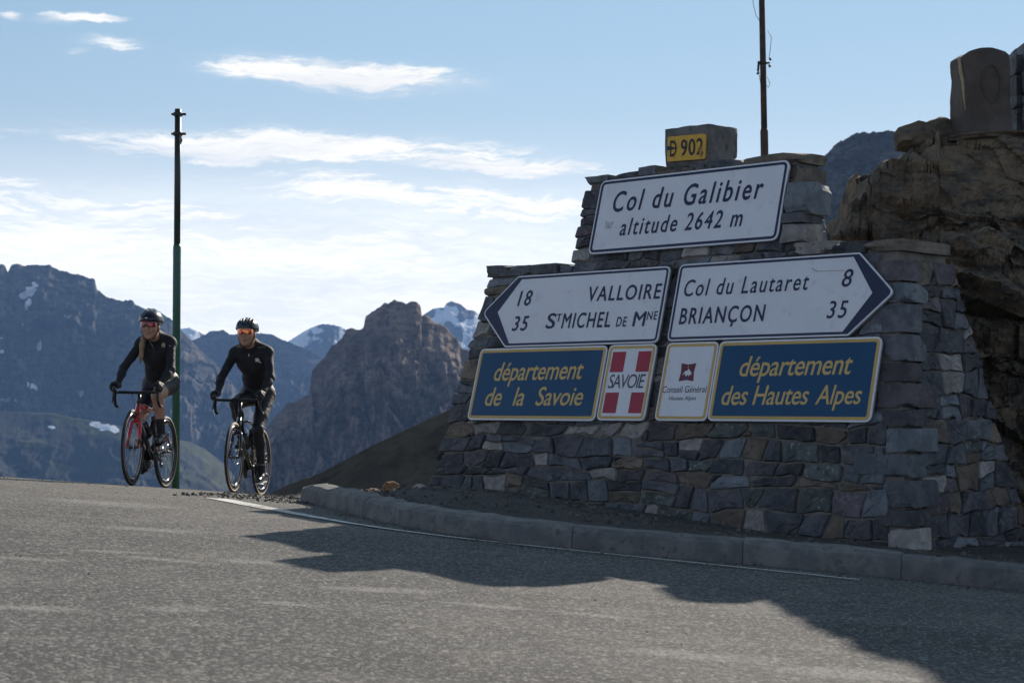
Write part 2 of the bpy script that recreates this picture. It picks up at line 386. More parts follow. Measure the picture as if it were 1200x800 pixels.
# road: one sheet with a fine grid near the camera
xs = np.r_[np.linspace(-60, -9, 18), np.linspace(-8.5, 8.5, 150), np.linspace(9, 40, 12)]
ys = np.r_[np.linspace(-60, 2, 24), np.linspace(2.5, 22, 240), np.linspace(23, 48, 20)]
X, Y = np.meshgrid(xs, ys)
Z = G(X, Y) + .006 * fbm(X * .9, Y * .9, o=4, seed=3) + .0022 * fbm(X * 7, Y * 7, o=3, seed=5)
link('road', np.stack([X, Y, Z], -1).reshape(-1, 3), grid_faces(len(ys), len(xs)), ASPH, smooth=True, kind='structure',
     label='grey asphalt road rising to a crest in low sun', base=(0, 10, -.9))
def ribbon(name, P, w, m, label, off=.0075, step=.08):
    Q = smooth_path(P, step); T, Nn = path_normals(Q); V = []
    w = np.interp(np.linspace(0, 1, len(Q)), np.linspace(0, 1, len(w)), w)
    for s_ in (-1, 1):
        E_ = Q + Nn * (s_ * w / 2)[:, None]; V.append(np.c_[E_, G(E_[:, 0], E_[:, 1]) + off])
    V = np.stack(V, 1).reshape(-1, 3)
    return link(name, V, grid_faces(len(Q), 2, flip=True), m, kind='structure', label=label)
ribbon('road_line', [(-2.13, 12.5), (-1.75, 11.85), (-1.31, 11.21), (-.9, 10.7), (-.40, 10.35), (.4, 10.02), (1.15, 9.76), (1.78, 9.53), (1.89, 9.48)],
       [.16, .16, .12, .06, .035, .032, .032, .032, .03], PAINT, 'white edge line curving along the kerb')
ribbon('road_line', [(-2.42, 14.5), (-2.2, 14.1), (-1.95, 13.9), (-1.75, 13.8)], [.16, .2, .16, .1], PAINT_OLD, 'short worn white dash by the kerb end')

# kerb: cut granite stones end to end
kerb = thing('kerb', (0, 10.3, -.83), 'pale granite kerb curving round the verge in front of the stone wall', 'kerb')
klen = np.r_[0, np.cumsum(np.linalg.norm(np.diff(KP, axis=0), axis=1))]
rs = random.Random(5); s0 = 0.0; first = True
while s0 < klen[-1] - .15:
    s1 = min(s0 + rs.uniform(.82, 1.05), klen[-1]);
    if klen[-1] - s1 < .4: s1 = klen[-1]
    n_ = max(4, int((s1 - s0) / .09)); V = []
    dzk = rs.uniform(-.005, .005); h_ = .136
    for i in range(n_ + 1):
        sc_ = s0 + .002 + (s1 - s0 - .004) * i / n_
        p = np.array([np.interp(sc_, klen, KP[:, a]) for a in (0, 1)]); nn = np.array([np.interp(sc_, klen, KN[:, a]) for a in (0, 1)])
        gz = float(G(*p)); e = .003 if i in (0, n_) else 0
        tp = max(0, (sc_ - (klen[-1] - .25)) / .25) * .02
        for (o_, z_) in ((.0, -.12), (.002, .02), (.012, .075), (.020 + e, h_ - .028 - e), (.045 + e, h_ - .004 - e - tp), (.10, h_ - tp), (.165 - e, h_ + .002 - e - tp), (.185, h_ - .03), (.19, -.12)):
            j_ = .009 * vnoise(np.array([sc_ * 14]), np.array([o_ * 50]), np.array([z_ * 20]), 8)[0]
            V.append((p[0] + nn[0] * (o_ + j_), p[1] + nn[1] * (o_ + j_), gz + z_ + dzk + j_))
    Fk = grid_faces(n_ + 1, 9).tolist(); Fk += [list(range(8, -1, -1)), [n_ * 9 + i for i in range(9)]]
    link('kerb_stone', V, [f[::-1] for f in Fk], KERB, kerb); s0 = s1

# verge: gravel shoulder between kerb, wall and hillside
kb = KP + KN * .17
front = np.vstack([kb, [(-1.78, 13.6), (-1.86, 14.2), (-1.98, 15.0), (-2.1, 16), (-2.2, 17.5), (-2.3, 19), (-2.5, 22)]])
front = front[::6]
nV = len(front); tfr = np.linspace(0, 1, nV)
backx = np.interp(tfr, [0, .35, .7, 1], [15, 8, 3, .5]); backy = np.interp(tfr, [0, .3, 1], [17, 25, 27])
back = np.stack([backx, backy], 1); back[-1] = (1, 28)
TT = np.linspace(0, 1, 130) ** 1.25
P = front[None] * (1 - TT)[:, None, None] + back[None] * TT[:, None, None]
kerbed = sstep(np.linspace(0, nV - 1, nV), nV - 3, nV - 9)
hk = .114 * kerbed + .012 * (1 - kerbed)
def verge_z(x, y, hk_=.13, t=None):
    return G(x, y) + hk_
dist = np.linalg.norm(P - front[None], axis=2)
Zv = G(P[..., 0], P[..., 1]) + hk[None] + sstep(dist, .08, 1.1) * (.07 * (1 - sstep(P[..., 0], -.6, 1.6)) - .055 * sstep(P[..., 0], -.2, 2.4) * kerbed[None]) + (.02 * fbm(P[..., 0] * 2.2, P[..., 1] * 2.2, o=5, seed=9) * sstep(dist, 0, .25)) + .008 * fbm(P[..., 0] * 14, P[..., 1] * 14, o=3, seed=19)
Zv += 1.3 * sstep(P[..., 0], 2.5, 8) * sstep(P[..., 1], 13, 20)
VB = BVHTree.FromPolygons([tuple(v) for v in np.concatenate([P, Zv[..., None]], -1).reshape(-1, 3)], grid_faces(len(TT), nV).tolist())
link('verge', np.concatenate([P, Zv[..., None]], -1).reshape(-1, 3), grid_faces(len(TT), nV, flip=False), GRAV, smooth=True, kind='structure',
     label='dark gravel verge sloping between the kerb and the stone wall')
def vz(x, y):
    h = VB.ray_cast(Vector((x, y, 20)), Vector((0, 0, -1)))[0]
    g_ = float(G(x, y)); return max(g_, h.z) if h is not None else g_

# ------------------------------------------------------------------ rocks
def ico(sub=1):
    t = (1 + 5 ** .5) / 2
    V = np.array([(-1, t, 0), (1, t, 0), (-1, -t, 0), (1, -t, 0), (0, -1, t), (0, 1, t), (0, -1, -t), (0, 1, -t), (t, 0, -1), (t, 0, 1), (-t, 0, -1), (-t, 0, 1)], float)
    V /= np.linalg.norm(V[0])
    Fc = [(0, 11, 5), (0, 5, 1), (0, 1, 7), (0, 7, 10), (0, 10, 11), (1, 5, 9), (5, 11, 4), (11, 10, 2), (10, 7, 6), (7, 1, 8), (3, 9, 4), (3, 4, 2), (3, 2, 6), (3, 6, 8), (3, 8, 9), (4, 9, 5), (2, 4, 11), (6, 2, 10), (8, 6, 7), (9, 8, 1)]
    V = V.tolist()
    for _ in range(sub):
        mid = {}; nf = []
        def mp_(a, b):
            k_ = (min(a, b), max(a, b))
            if k_ not in mid:
                v = np.array(V[a]) + np.array(V[b]); V.append((v / np.linalg.norm(v)).tolist()); mid[k_] = len(V) - 1
            return mid[k_]
        for a, b, c in Fc:
            ab, bc, ca = mp_(a, b), mp_(b, c), mp_(c, a); nf += [(a, ab, ca), (b, bc, ab), (c, ca, bc), (ab, bc, ca)]
        Fc = nf
    return np.array(V), np.array(Fc)
I0, I1, I2, I3 = ico(0), ico(1), ico(2), ico(3)
def cube_grid(n):
    idx, V, Fc = {}, [], []
    def vid(p):
        if p not in idx: idx[p] = len(V); V.append([2 * a / n - 1 for a in p])
        return idx[p]
    for ax in range(3):
        for s_ in (0, n):
            for i in range(n):
                for j in range(n):
                    q_ = []
                    for a, b in ((i, j), (i + 1, j), (i + 1, j + 1), (i, j + 1)):
                        p = [0, 0, 0]; p[ax] = s_; p[(ax + 1) % 3] = a; p[(ax + 2) % 3] = b; q_.append(vid(tuple(p)))
                    Fc.append(q_ if s_ else q_[::-1])
    return np.array(V), np.array(Fc)
CB, CB2 = cube_grid(4), cube_grid(7)
def rock(c, size, seed, base_=I2, rough=.25, rot=0.0, boxy=.5, frac=None):
    frac = frac or ((1.15, 1.5) if boxy >= .85 else (.62, .92))
    if boxy >= .9 and base_ is not I1: base_ = CB2 if base_ is I3 else CB
    V, Fc = base_
    V = V.copy(); m = np.max(np.abs(V), axis=1)[:, None]; V = V * (1 - boxy) + (V / m) * boxy * (.97 if boxy >= .9 else .85)
    rr_ = np.random.RandomState(seed)
    for _ in range(7):     # fracture planes
        n_ = rr_.normal(size=3); n_ /= np.linalg.norm(n_); d_ = rr_.uniform(*frac); s_ = V @ n_ - d_; V = V - np.clip(s_, 0, None)[:, None] * n_
    V = V * (1 + rough * fbm(V[:, 0] * 1.3 + seed, V[:, 1] * 1.3, V[:, 2] * 1.3, o=4, seed=seed)[:, None])
    V = V * np.array(size) / 2; ca, sa = math.cos(rot), math.sin(rot)
    V = np.stack([V[:, 0] * ca - V[:, 1] * sa, V[:, 0] * sa + V[:, 1] * ca, V[:, 2]], 1) + np.array(c)
    return V, Fc

# gravel scattered on the verge and the road's edge
rs = np.random.RandomState(4); V_all, F_all, n0 = [], [], 0
def scatter(n, fn, smin, smax):
    global n0
    for _ in range(n):
        x, y = fn(); s_ = smin * (smax / smin) ** (rs.rand() ** 2.2)
        z = vz(x, y); V = I0[0] * (s_ * rs.uniform(.6, 1.2, 3))[None] * .5
        V = V * rs.uniform(.75, 1.2, (12, 1)); a = rs.rand() * 6.28; V = V @ np.array([[math.cos(a), math.sin(a), 0], [-math.sin(a), math.cos(a), 0], [0, 0, 1]])
        V_all.append(V + (x, y, z + s_ * .16)); F_all.append(I0[1] + n0); n0 += 12
def near_kerb(lo, hi, a=0.0, b=1.0):
    def f():
        i = int((a + (b - a) * rs.rand()) * (len(KP) - 1)); o_ = rs.uniform(lo, hi); p = KP[i] + KN[i] * o_; return p[0], p[1]
    return f
scatter(2600, near_kerb(.2, 1.9, .3, 1.0), .008, .045)
scatter(900, near_kerb(-.22, -.005, .35, 1.0), .004, .022)
scatter(900, lambda: (rs.uniform(-2.45, -1.3), rs.uniform(12.6, 15.6)), .006, .035)
scatter(1500, lambda: (-1.6 + abs(rs.normal(0, .5)), rs.uniform(13.3, 17)), .01, .06)
scatter(350, lambda: (rs.uniform(-5.2, -1.6), 11.5 + 4.4 * rs.rand() ** .6), .004, .016)
scatter(220, lambda: (rs.uniform(-3.4, 1.5), rs.uniform(6.2, 11.5)), .003, .010)
PEB = mat('gravel_stone', (.05, .047, .043), (.13, .12, .105), 9.0, .9)
link('gravel', np.vstack(V_all), np.vstack(F_all), PEB, kind='stuff', label='loose gravel on the verge and along the kerb')
OCH = mat('ochre_rock', (.22, .125, .06), (.36, .235, .13), 12, .9, .9, 30, third=(.12, .08, .05))
o = link('boulder', *rock((-.98, 14.2, vz(-.98, 14.2) + .045), (.17, .14, .115), 12, rough=.35), OCH, label='small ochre boulder lying on the gravel verge left of the wall', cat='rock')
o = link('boulder', *rock((-1.14, 14.35, vz(-1.14, 14.35) + .012), (.10, .08, .06), 17, rough=.3), OCH, label='smaller brown rock just left of the ochre boulder', cat='rock')
o = link('boulder', *rock((-.74, 13.95, vz(-.74, 13.95) + .02), (.12, .10, .07), 18, rough=.3), STONE[4], label='pale grey rock at the foot of the wall\'s left end', cat='rock')

# ------------------------------------------------------------------ the wall (monument) ; u along, v up its battered face, w out of it
PHI, TH = R(43.22), R(15.81)
DU = np.array([math.cos(PHI), -math.sin(PHI), 0]); DV = np.array([math.sin(PHI) * math.sin(TH), math.cos(PHI) * math.sin(TH), math.cos(TH)])
DW = np.cross(DU, DV); WO = np.array([1.0, 13.0, 0.0])
DB = np.array([math.sin(PHI), math.cos(PHI), 0.0])          # horizontal, into the wall
def wp(u, v, w=0.0): return WO + np.outer(np.atleast_1d(u), DU) + np.outer(np.atleast_1d(v), DV) + np.outer(np.atleast_1d(w), DW)
WF = -.075                                                     # stone face plane behind the sign plane
def wall_left(v): return np.interp(v, [-1.3, -.84, 1.19], [-2.26, -2.20, -1.97])
def wall_right(v): return np.interp(v, [-1.3, -.95, 1.16], [2.40, 2.336, 1.956])
def thick(v): return np.interp(v, [-1.3, -.95, 1.17], [1.85, 1.66, .64])
def rr_pt(u, v, back=0.0):          # point on the front plane, pushed horizontally into the wall
    return (wp(u, v, WF) + DB * back)[0]
monument = thing('stone_wall', Matrix.Translation(Vector(rr_pt(0, -.9, .6))), 'stepped rubble stone wall carrying the road signs at the pass', 'wall')
# mortar core, lower and upper tier, with a rough skin
def core(levels, nu, name, seed, parent):
    V = []; nv = len(levels); ring = None
    for (v, ul, ur, th_, inset) in levels:
        P_ = []
        uu = np.linspace(ul + inset, ur - inset, nu)
        dd = np.linspace(inset, th_ - inset, 8)
        for u in uu: P_.append(rr_pt(u, v, -.002))
        for d_ in dd[1:]: P_.append(rr_pt(ur - inset, v, d_))
        for u in uu[::-1][1:]: P_.append(rr_pt(u, v, th_ - inset))
        for d_ in dd[::-1][1:-1]: P_.append(rr_pt(ul + inset, v, d_))
        V.append(P_); ring = len(P_)
    V = np.array(V).reshape(-1, 3)
    V += .007 * np.stack([fbm(V[:, 0] * 6, V[:, 1] * 6, V[:, 2] * 6, o=3, seed=seed + i) for i in range(3)], 1)
    Fc = [list(f) for f in grid_faces(nv, ring, wrap=True)]
    Fc.append([(nv - 1) * ring + i for i in range(ring)])
    link(name, V, Fc, MORT, parent)
core([(v, wall_left(v), wall_right(v), thick(v), .035) for v in np.linspace(-1.3, 1.13, 26)], 60, 'mortar_core', 3, monument)
UL, UR = lambda v: np.interp(v, [1.1, 1.95], [-1.07, -1.05]), lambda v: np.interp(v, [1.1, 1.93], [1.13, .98])
core([(v, UL(v), UR(v), np.interp(v, [1.1, 1.93], [.40, .32]), .035) for v in np.linspace(1.08, 1.885, 12)], 40, 'mortar_core', 13, monument)

def clip_poly(poly, a, b, c):
    """keep a*x+b*y<=c"""
    o_ = []
    for i in range(len(poly)):
        p, q_ = poly[i], poly[(i + 1) % len(poly)]; fp, fq = a * p[0] + b * p[1] - c, a * q_[0] + b * q_[1] - c
        if fp <= 0: o_.append(p)
        if (fp < 0 < fq) or (fq < 0 < fp):
            t = fp / (fp - fq); o_.append((p[0] + t * (q_[0] - p[0]), p[1] + t * (q_[1] - p[1])))
    return o_
def rubble(region_rows, seed, rh=(.10, .20), rw=(.13, .36), asp=1.35):
    """irregular courses of rubble. region_rows = (v0, v1, lim(v) -> (ul, ur)); returns polygons with areas"""
    r_ = random.Random(seed); v0, v1, lim = region_rows; rows = [v0]
    while rows[-1] < v1 - rh[0] * .6:
        rows.append(rows[-1] + (r_.uniform(*rh) if r_.random() < .8 else rh[0] * r_.uniform(.6, .9)))
    if v1 - rows[-2] < rh[1] * 1.3: rows[-1] = v1
    rows[-1] = min(rows[-1], v1); res = []
    def bnd(i, u):
        if i in (0, len(rows) - 1): return rows[i]
        return rows[i] + .030 * float(vnoise(np.array([u * 2.3 + i * 7.3]), np.array([seed * 3.1 + i]))[0]) + .022 * float(vnoise(np.array([u * 7 + i * 3.1]), np.array([seed * 1.7 + i * 2]))[0])
    for i in range(len(rows) - 1):
        vm = (rows[i] + rows[i + 1]) / 2; ul, ur = lim(vm); h = rows[i + 1] - rows[i]
        js = [ul]; 
        while js[-1] < ur - rw[0] * .6: js.append(js[-1] + r_.uniform(*rw) * (1.15 if h < .12 else (.8 if h > .18 and r_.random() < .4 else 1)))
        js[-1] = ur
        if len(js) > 2 and js[-1] - js[-2] < rw[0] * .6: js.pop(-2)
        lean = [r_.uniform(-.035, .035) for _ in js]; lean[0] = lean[-1] = 0
        for k_ in range(len(js) - 1):
            a, b = js[k_], js[k_ + 1]; la, lb = lean[k_], lean[k_ + 1]; um = (a + b) / 2 + r_.uniform(-.3, .3) * (b - a) * .5
            e0 = r_.uniform(-.03, .02) if k_ == 0 else 0; e1 = r_.uniform(-.012, .02) if k_ == len(js) - 2 else 0
            le0, le1 = (lim(rows[i])[0] - ul, lim(rows[i + 1])[0] - ul) if k_ == 0 else (0, 0); re0, re1 = (lim(rows[i])[1] - ur, lim(rows[i + 1])[1] - ur) if k_ == len(js) - 2 else (0, 0)
            P_ = [(a - la + e0 + le0, bnd(i, a - la)), (um, bnd(i, um) + r_.uniform(-.006, .006)), (b - lb + e1 + re0, bnd(i, b - lb)), (b + lb + e1 + re1, bnd(i + 1, b + lb)), (um + r_.uniform(-.03, .03), bnd(i + 1, um)), (a + la + e0 + le1, bnd(i + 1, a + la))]
            q_ = r_.random(); w_ = b - a
            if q_ < .17 and h > .13:                       # two thin stones one on the other
                t0, t1 = r_.uniform(.35, .65), r_.uniform(.35, .65); L_ = (P_[0][0] + (P_[5][0] - P_[0][0]) * t0, P_[0][1] + (P_[5][1] - P_[0][1]) * t0); R_ = (P_[2][0] + (P_[3][0] - P_[2][0]) * t1, P_[2][1] + (P_[3][1] - P_[2][1]) * t1)
                res += [[P_[0], P_[1], P_[2], R_, L_], [L_, R_, P_[3], P_[4], P_[5]]]
            elif q_ < .36 and w_ > .2:                     # a wedge or small stone in a corner
                c_ = r_.uniform(.35, .6); t_ = r_.uniform(.4, .75)
                if r_.random() < .5:
                    A_ = (P_[5][0] + (P_[4][0] - P_[5][0]) * c_ * 1.2, P_[5][1] + (P_[4][1] - P_[5][1]) * c_ * 1.2); B_ = (P_[5][0] + (P_[0][0] - P_[5][0]) * t_, P_[5][1] + (P_[0][1] - P_[5][1]) * t_)
                    res += [[P_[0], P_[1], P_[2], P_[3], P_[4], A_, B_], [B_, A_, P_[5]]]
                else:
                    A_ = (P_[2][0] + (P_[1][0] - P_[2][0]) * c_ * 1.2, P_[2][1] + (P_[1][1] - P_[2][1]) * c_ * 1.2); B_ = (P_[2][0] + (P_[3][0] - P_[2][0]) * t_, P_[2][1] + (P_[3][1] - P_[2][1]) * t_)
                    res += [[P_[0], P_[1], A_, B_, P_[3], P_[4], P_[5]], [A_, P_[2], B_]]
            else: res.append(P_)
    out_ = []
    for poly in res:
        ar = abs(sum(poly[k_][0] * poly[(k_ + 1) % len(poly)][1] - poly[(k_ + 1) % len(poly)][0] * poly[k_][1] for k_ in range(len(poly)))) / 2
        if ar > .0022: out_.append((poly, ar))
    return out_
def stone_from_poly(poly, place, seed, gap=.0075, depth=.11, proud=.036):
    """place(pu, pv, w) -> world; outline resampled, corners eased, front ring + hewn face"""
    r_ = random.Random(seed); c = (sum(p[0] for p in poly) / len(poly), sum(p[1] for p in poly) / len(poly))
    # ease corners
    for _ in range(1):
        q_ = []
        for i in range(len(poly)):
            a, b = poly[i], poly[(i + 1) % len(poly)]; L2 = math.hypot(b[0] - a[0], b[1] - a[1]); k_ = min(.25, r_.uniform(.006, .018) / max(L2, 1e-6))
            q_ += [(a[0] + (b[0] - a[0]) * k_, a[1] + (b[1] - a[1]) * k_), (a[0] + (b[0] - a[0]) * (1 - k_), a[1] + (b[1] - a[1]) * (1 - k_))]
        poly = q_
    Q = []
    for i in range(len(poly)):                       # long edges get a kink, corners stay
        a, b = poly[i], poly[(i + 1) % len(poly)]; Q.append(a); L2 = math.hypot(b[0] - a[0], b[1] - a[1])
        if L2 > .085:
            j_ = r_.uniform(-.007, .007); Q.append(((a[0] + b[0]) / 2 - (b[1] - a[1]) / L2 * j_, (a[1] + b[1]) / 2 + (b[0] - a[0]) / L2 * j_))
    Q = np.array(Q); n_ = len(Q)
    d_ = Q - c; ln_ = np.linalg.norm(d_, axis=1); jit = np.array([r_.uniform(-.006, .003) for _ in range(n_)])
    Q = np.array(c) + d_ * ((ln_ - gap + jit) / ln_)[:, None]; d_ = Q - c
    pr = proud * r_.uniform(.35, 1.0); tu, tv = r_.uniform(-.08, .08), r_.uniform(-.09, .07)
    def ringp(k_, w_, jj):
        E_ = np.array(c) + d_ * k_
        ww = np.array([w_ + jj * r_.uniform(-1, 1) for _ in range(n_)]) + (E_[:, 0] - c[0]) * tu * (k_ > 0) + (E_[:, 1] - c[1]) * tv
        return E_, ww
    rows = [ringp(.97, -depth, 0), ringp(1.0, pr * .25, .004), ringp(.95, pr * .85, .006), ringp(.62, pr, .007), ringp(.25, pr * 1.0, .006)]
    V = np.vstack([place(E_[:, 0], E_[:, 1], np.clip(ww, -.2, .06)) for E_, ww in rows] + [place(np.array([c[0]]), np.array([c[1]]), np.array([pr]))])
    Fc = [list(f) for f in grid_faces(len(rows), n_, wrap=True)]; k_ = (len(rows) - 1) * n_
    Fc += [[k_ + i, k_ + (i + 1) % n_, len(rows) * n_] for i in range(n_)]
    return V, Fc
SIGNS = {'gal': (-.854, .959, 1.22, 1.848), 'al': (-1.573, .014, .463, 1.075), 'ar': (.102, 1.68, .472, 1.08), 'bl': (-1.841, -.469, -.152, .453),
         'sv': (-.453, .016, -.146, .455), 'ha': (.112, .591, -.144, .458), 'br': (.599, 1.956, -.142, .459)}
TIPL, TIPR = -1.775, 1.865
def hidden(poly):
    for k_, (a, b, c, d_) in SIGNS.items():
        if all(a + .05 < p[0] < b - .05 and c + .05 < p[1] < d_ - .05 for p in poly): return True
    return False
rs = random.Random(77)
def pick(ar, weights=(32, 26, 20, 7, 9, 4, 7)): return rs.choices(STONE, weights)[0]
place_f = lambda a, b, w: wp(a, b, np.asarray(w) + WF)
cnt = 0
for poly, ar in rubble((-1.12, 1.09, lambda v: (wall_left(v), wall_right(v) - .16)), 21, rh=(.10, .21), rw=(.13, .36)):
    if hidden(poly): continue
    if max(p[1] for p in poly) < -1.02: continue
    V, Fc = stone_from_poly(poly, place_f, cnt); link('stone', V, Fc, pick(ar), monument); cnt += 1
for poly, ar in rubble((1.095, 1.82, lambda v: (UL(v), UR(v) + .01)), 22, rh=(.09, .15), rw=(.14, .3)):
    if hidden(poly): continue
    V, Fc = stone_from_poly(poly, place_f, 900 + cnt); link('stone', V, Fc, pick(ar, (32, 22, 20, 10, 8, 6, 2)), monument); cnt += 1
# right end face: coordinates (s into the wall, v up)
def place_side(lim_u, out_s):
    def f(s_, v, w):
        s_, v, w = [np.atleast_1d(a).astype(float) for a in (s_, v, w)]
        return np.vstack([rr_pt(float(lim_u(b)) + c * 1.0 + out_s, b, max(a, -.05)) for a, b, c in zip(s_, v, w)])
    return f
for poly, ar in rubble((-1.12, 1.05, lambda v: (.20, float(thick(v)))), 23, rh=(.13, .23), rw=(.16, .36), asp=1.2):
    if max(p[1] for p in poly) < -1.05: continue
    V, Fc = stone_from_poly(poly, place_side(wall_right, -.02), 2000 + cnt, proud=.028, depth=.1); link('stone', V, [f[::-1] for f in Fc][:] if False else Fc, pick(ar, (26, 24, 26, 6, 8, 10, 3)), monument); cnt += 1
for poly, ar in rubble((1.2, 1.84, lambda v: (.0, float(np.interp(v, [1.1, 1.93], [.38, .31])))), 24, rh=(.13, .22), rw=(.18, .38), asp=1.1):
    V, Fc = stone_from_poly(poly, place_side(UR, -.015), 2500 + cnt, proud=.02, depth=.08); link('stone', V, Fc, pick(ar, (26, 14, 30, 6, 12, 8, 0)), monument); cnt += 1
# quoins: squared blocks turning the right corner
rq = random.Random(3); v = -1.12; flip_ = 0
while v < 1.04:
    h = rq.uniform(.09, .22); h = min(h, 1.09 - v)
    w_, d_ = (rq.uniform(.17, .24), rq.uniform(.26, .44)) if flip_ else (rq.uniform(.24, .46), rq.uniform(.19, .26))
    V, Fc = rock((0, 0, 0), (w_, d_, h - .012), 700 + cnt, base_=I3, rough=.05, boxy=1.0, frac=(1.2, 1.55)); vm = v + h / 2
    c = rr_pt(float(wall_right(vm)) - w_ / 2 + .028, vm, d_ / 2 - .032); ax = DV + DU * (-.18)
    link('stone', c + V[:, :1] * DU + V[:, 1:2] * DB + V[:, 2:] * ax, Fc, rq.choices(STONE, (30, 22, 24, 4, 10, 3, 6))[0], monument); cnt += 1; v += h; flip_ = 1 - flip_
# left end face (seen only from the side): fewer, larger
for poly, ar in rubble((-1.1, 1.05, lambda v: (.05, float(thick(v)))), 25, rh=(.19, .28), rw=(.26, .45), asp=1.2):
    fpl = lambda s_, v, w: np.vstack([rr_pt(float(wall_left(b)) + .03 - c, b, a) for a, b, c in zip(*[np.atleast_1d(x_).astype(float) for x_ in (s_, v, w)])])
    V, Fc = stone_from_poly(poly, fpl, 3000 + cnt, proud=.025); link('stone', V, [f[::-1] for f in Fc], pick(ar), monument); cnt += 1
# coping slabs
def cope(u0, u1, v, th_, hgt, seed, back0=-.02, fixed=None, over=.02):
    r_ = random.Random(seed); u = u0; global cnt
    while u < u1 - .04:
        w_ = min(r_.uniform(.2, .42), u1 - u); 
        if u1 - u - w_ < .1: w_ = u1 - u
        hh = hgt * r_.uniform(.75, 1.25); c = rr_pt(u + w_ / 2, v, th_ / 2 + back0) + np.array([0, 0, hh / 2 - .012])
        V, Fc = rock((0, 0, 0), (w_ * 1.03, th_ + .06, hh), 100 + seed * 13 + cnt, rough=.10, boxy=.97)
        V = c + V[:, :1] * DU + V[:, 1:2] * DB + V[:, 2:] * np.array([0, 0, 1])
        link('coping_stone', V, Fc, (fixed or STONE[r_.choice([0, 0, 1, 2, 3, 0])]), monument); cnt += 1; u += w_
cope(-1.985, -1.04, 1.12, .62, .085, 1)
cope(1.10, 1.44, 1.13, .62, .075, 2, fixed=STONE[4]); cope(1.44, 1.98, 1.115, .64, .085, 3)
cope(-1.07, -.33, 1.875, .34, .075, 4); cope(.17, 1.0, 1.868, .34, .07, 5); cope(-.33, .17, 1.86, .34, .05, 6, fixed=STONE[3])
# big stones at the shoulder of the upper tier that cover the sign's edge
for (u, v, w_, h_, bk, dp, m_, sd_) in ((1.09, 1.71, .17, .17, .08, .22, 3, 31), (1.13, 1.56, .20, .25, .08, .34, 2, 32), (1.10, 1.41, .17, .08, .07, .3, 1, 33), (1.12, 1.29, .19, .15, .07, .28, 4, 34)):
    V, Fc = rock((0, 0, 0), (w_, dp, h_), sd_, rough=.12, boxy=.95); c = rr_pt(u - .05, v, bk)
    V = c + V[:, :1] * DU + V[:, 1:2] * DB + V[:, 2:] * DV; link('stone', V, Fc, STONE[m_], monument); cnt += 1
print('wall stones', cnt)

# ------------------------------------------------------------------ the D 902 block on top of the wall
CONC = mat('rough_concrete', (.115, .112, .105), (.18, .172, .158), 6, .95, .9, 24, bdist=.02, third=(.075, .078, .08))
blk = thing('milestone_block', Matrix.Translation(Vector(rr_pt(-.1, 1.9, .18))), 'rough concrete block bearing the yellow D 902 plate on top of the wall', 'block')
V, Fc = rock((0, 0, 0), (.45, .38, .33), 8, base_=I3, rough=.05, boxy=1.0, frac=(1.18, 1.4))
c = rr_pt(-.04, 1.918, .16) + np.array([0, 0, .155])
V = V + .006 * np.stack([fbm(V[:, 0] * 14, V[:, 1] * 14, V[:, 2] * 14, o=4, seed=50 + i) for i in range(3)], 1)
link('block', c + V[:, :1] * DU + V[:, 1:2] * DB + V[:, 2:] * np.array([0, 0, 1]), Fc, CONC, blk, smooth=True)
for k_, (a, w_) in enumerate(((-.27, .16), (-.10, .17), (.06, .13))):
    V, Fc = rock((0, 0, 0), (w_, .3, .05), 60 + k_, rough=.12, boxy=.95); c = rr_pt(a, 1.905, .12) + np.array([0, 0, .0])
    link('footing_stone', c + V[:, :1] * DU + V[:, 1:2] * DB + V[:, 2:] * np.array([0, 0, 1]), Fc, STONE[(3, 1, 0)[k_]], blk)
YEL = mat('plate_yellow', (.62, .36, .028), (.50, .27, .03), 14, .55, .1, 60, third=(.34, .15, .04), lo=.5, hi=.8)
BLK = mat('letter_black', (.012, .014, .022), rough=.6)
# ------------------------------------------------------------------ signs
WHITE = mat('sign_white', (.72, .73, .75), (.66, .67, .70), 3.0, .38, .04, 90, lo=.3, hi=.8, spec=.4, third=(.60, .61, .64), tex='Object')
NAVY = mat('sign_navy', (.008, .018, .055), (.010, .022, .062), 5, .5)
BLUE = mat('sign_blue', (.002, .056, .135), (.003, .064, .15), 3, .45, spec=.35)
GOLD = mat('sign_gold', (.56, .37, .10), (.50, .33, .09), 4, .5)
TEXTG = mat('sign_gold_text', (.60, .41, .13), rough=.5)
RED = mat('sign_red', (.36, .02, .05), (.32, .018, .045), 4, .5)
WINE = mat('logo_wine', (.13, .012, .03), rough=.5)
ALU = mat('sign_metal', (.42, .43, .44), rough=.45, metal=.8)
GREYT = mat('text_grey', (.05, .055, .075), rough=.6)
SM = Matrix(((DU[0], DV[0], DW[0], WO[0]), (DU[1], DV[1], DW[1], WO[1]), (DU[2], DV[2], DW[2], WO[2]), (0, 0, 0, 1)))
def rounded(poly, r_, n=5):
    out_ = []
    m_ = len(poly)
    for i in range(m_):
        p = Vector(poly[i]); a = (Vector(poly[i - 1]) - p); b = (Vector(poly[(i + 1) % m_]) - p); ri = r_[i] if isinstance(r_, (list, tuple)) else r_
        if ri <= 0: out_.append(tuple(p)); continue
        ang = a.angle(b); t = min(ri / math.tan(ang / 2), a.length * .45, b.length * .45); p0 = p + a.normalized() * t; p1 = p + b.normalized() * t
        for k_ in range(n + 1):
            s_ = k_ / n; out_.append(tuple(p0 * (1 - s_) ** 2 + p * 2 * s_ * (1 - s_) + p1 * s_ ** 2))
    return out_
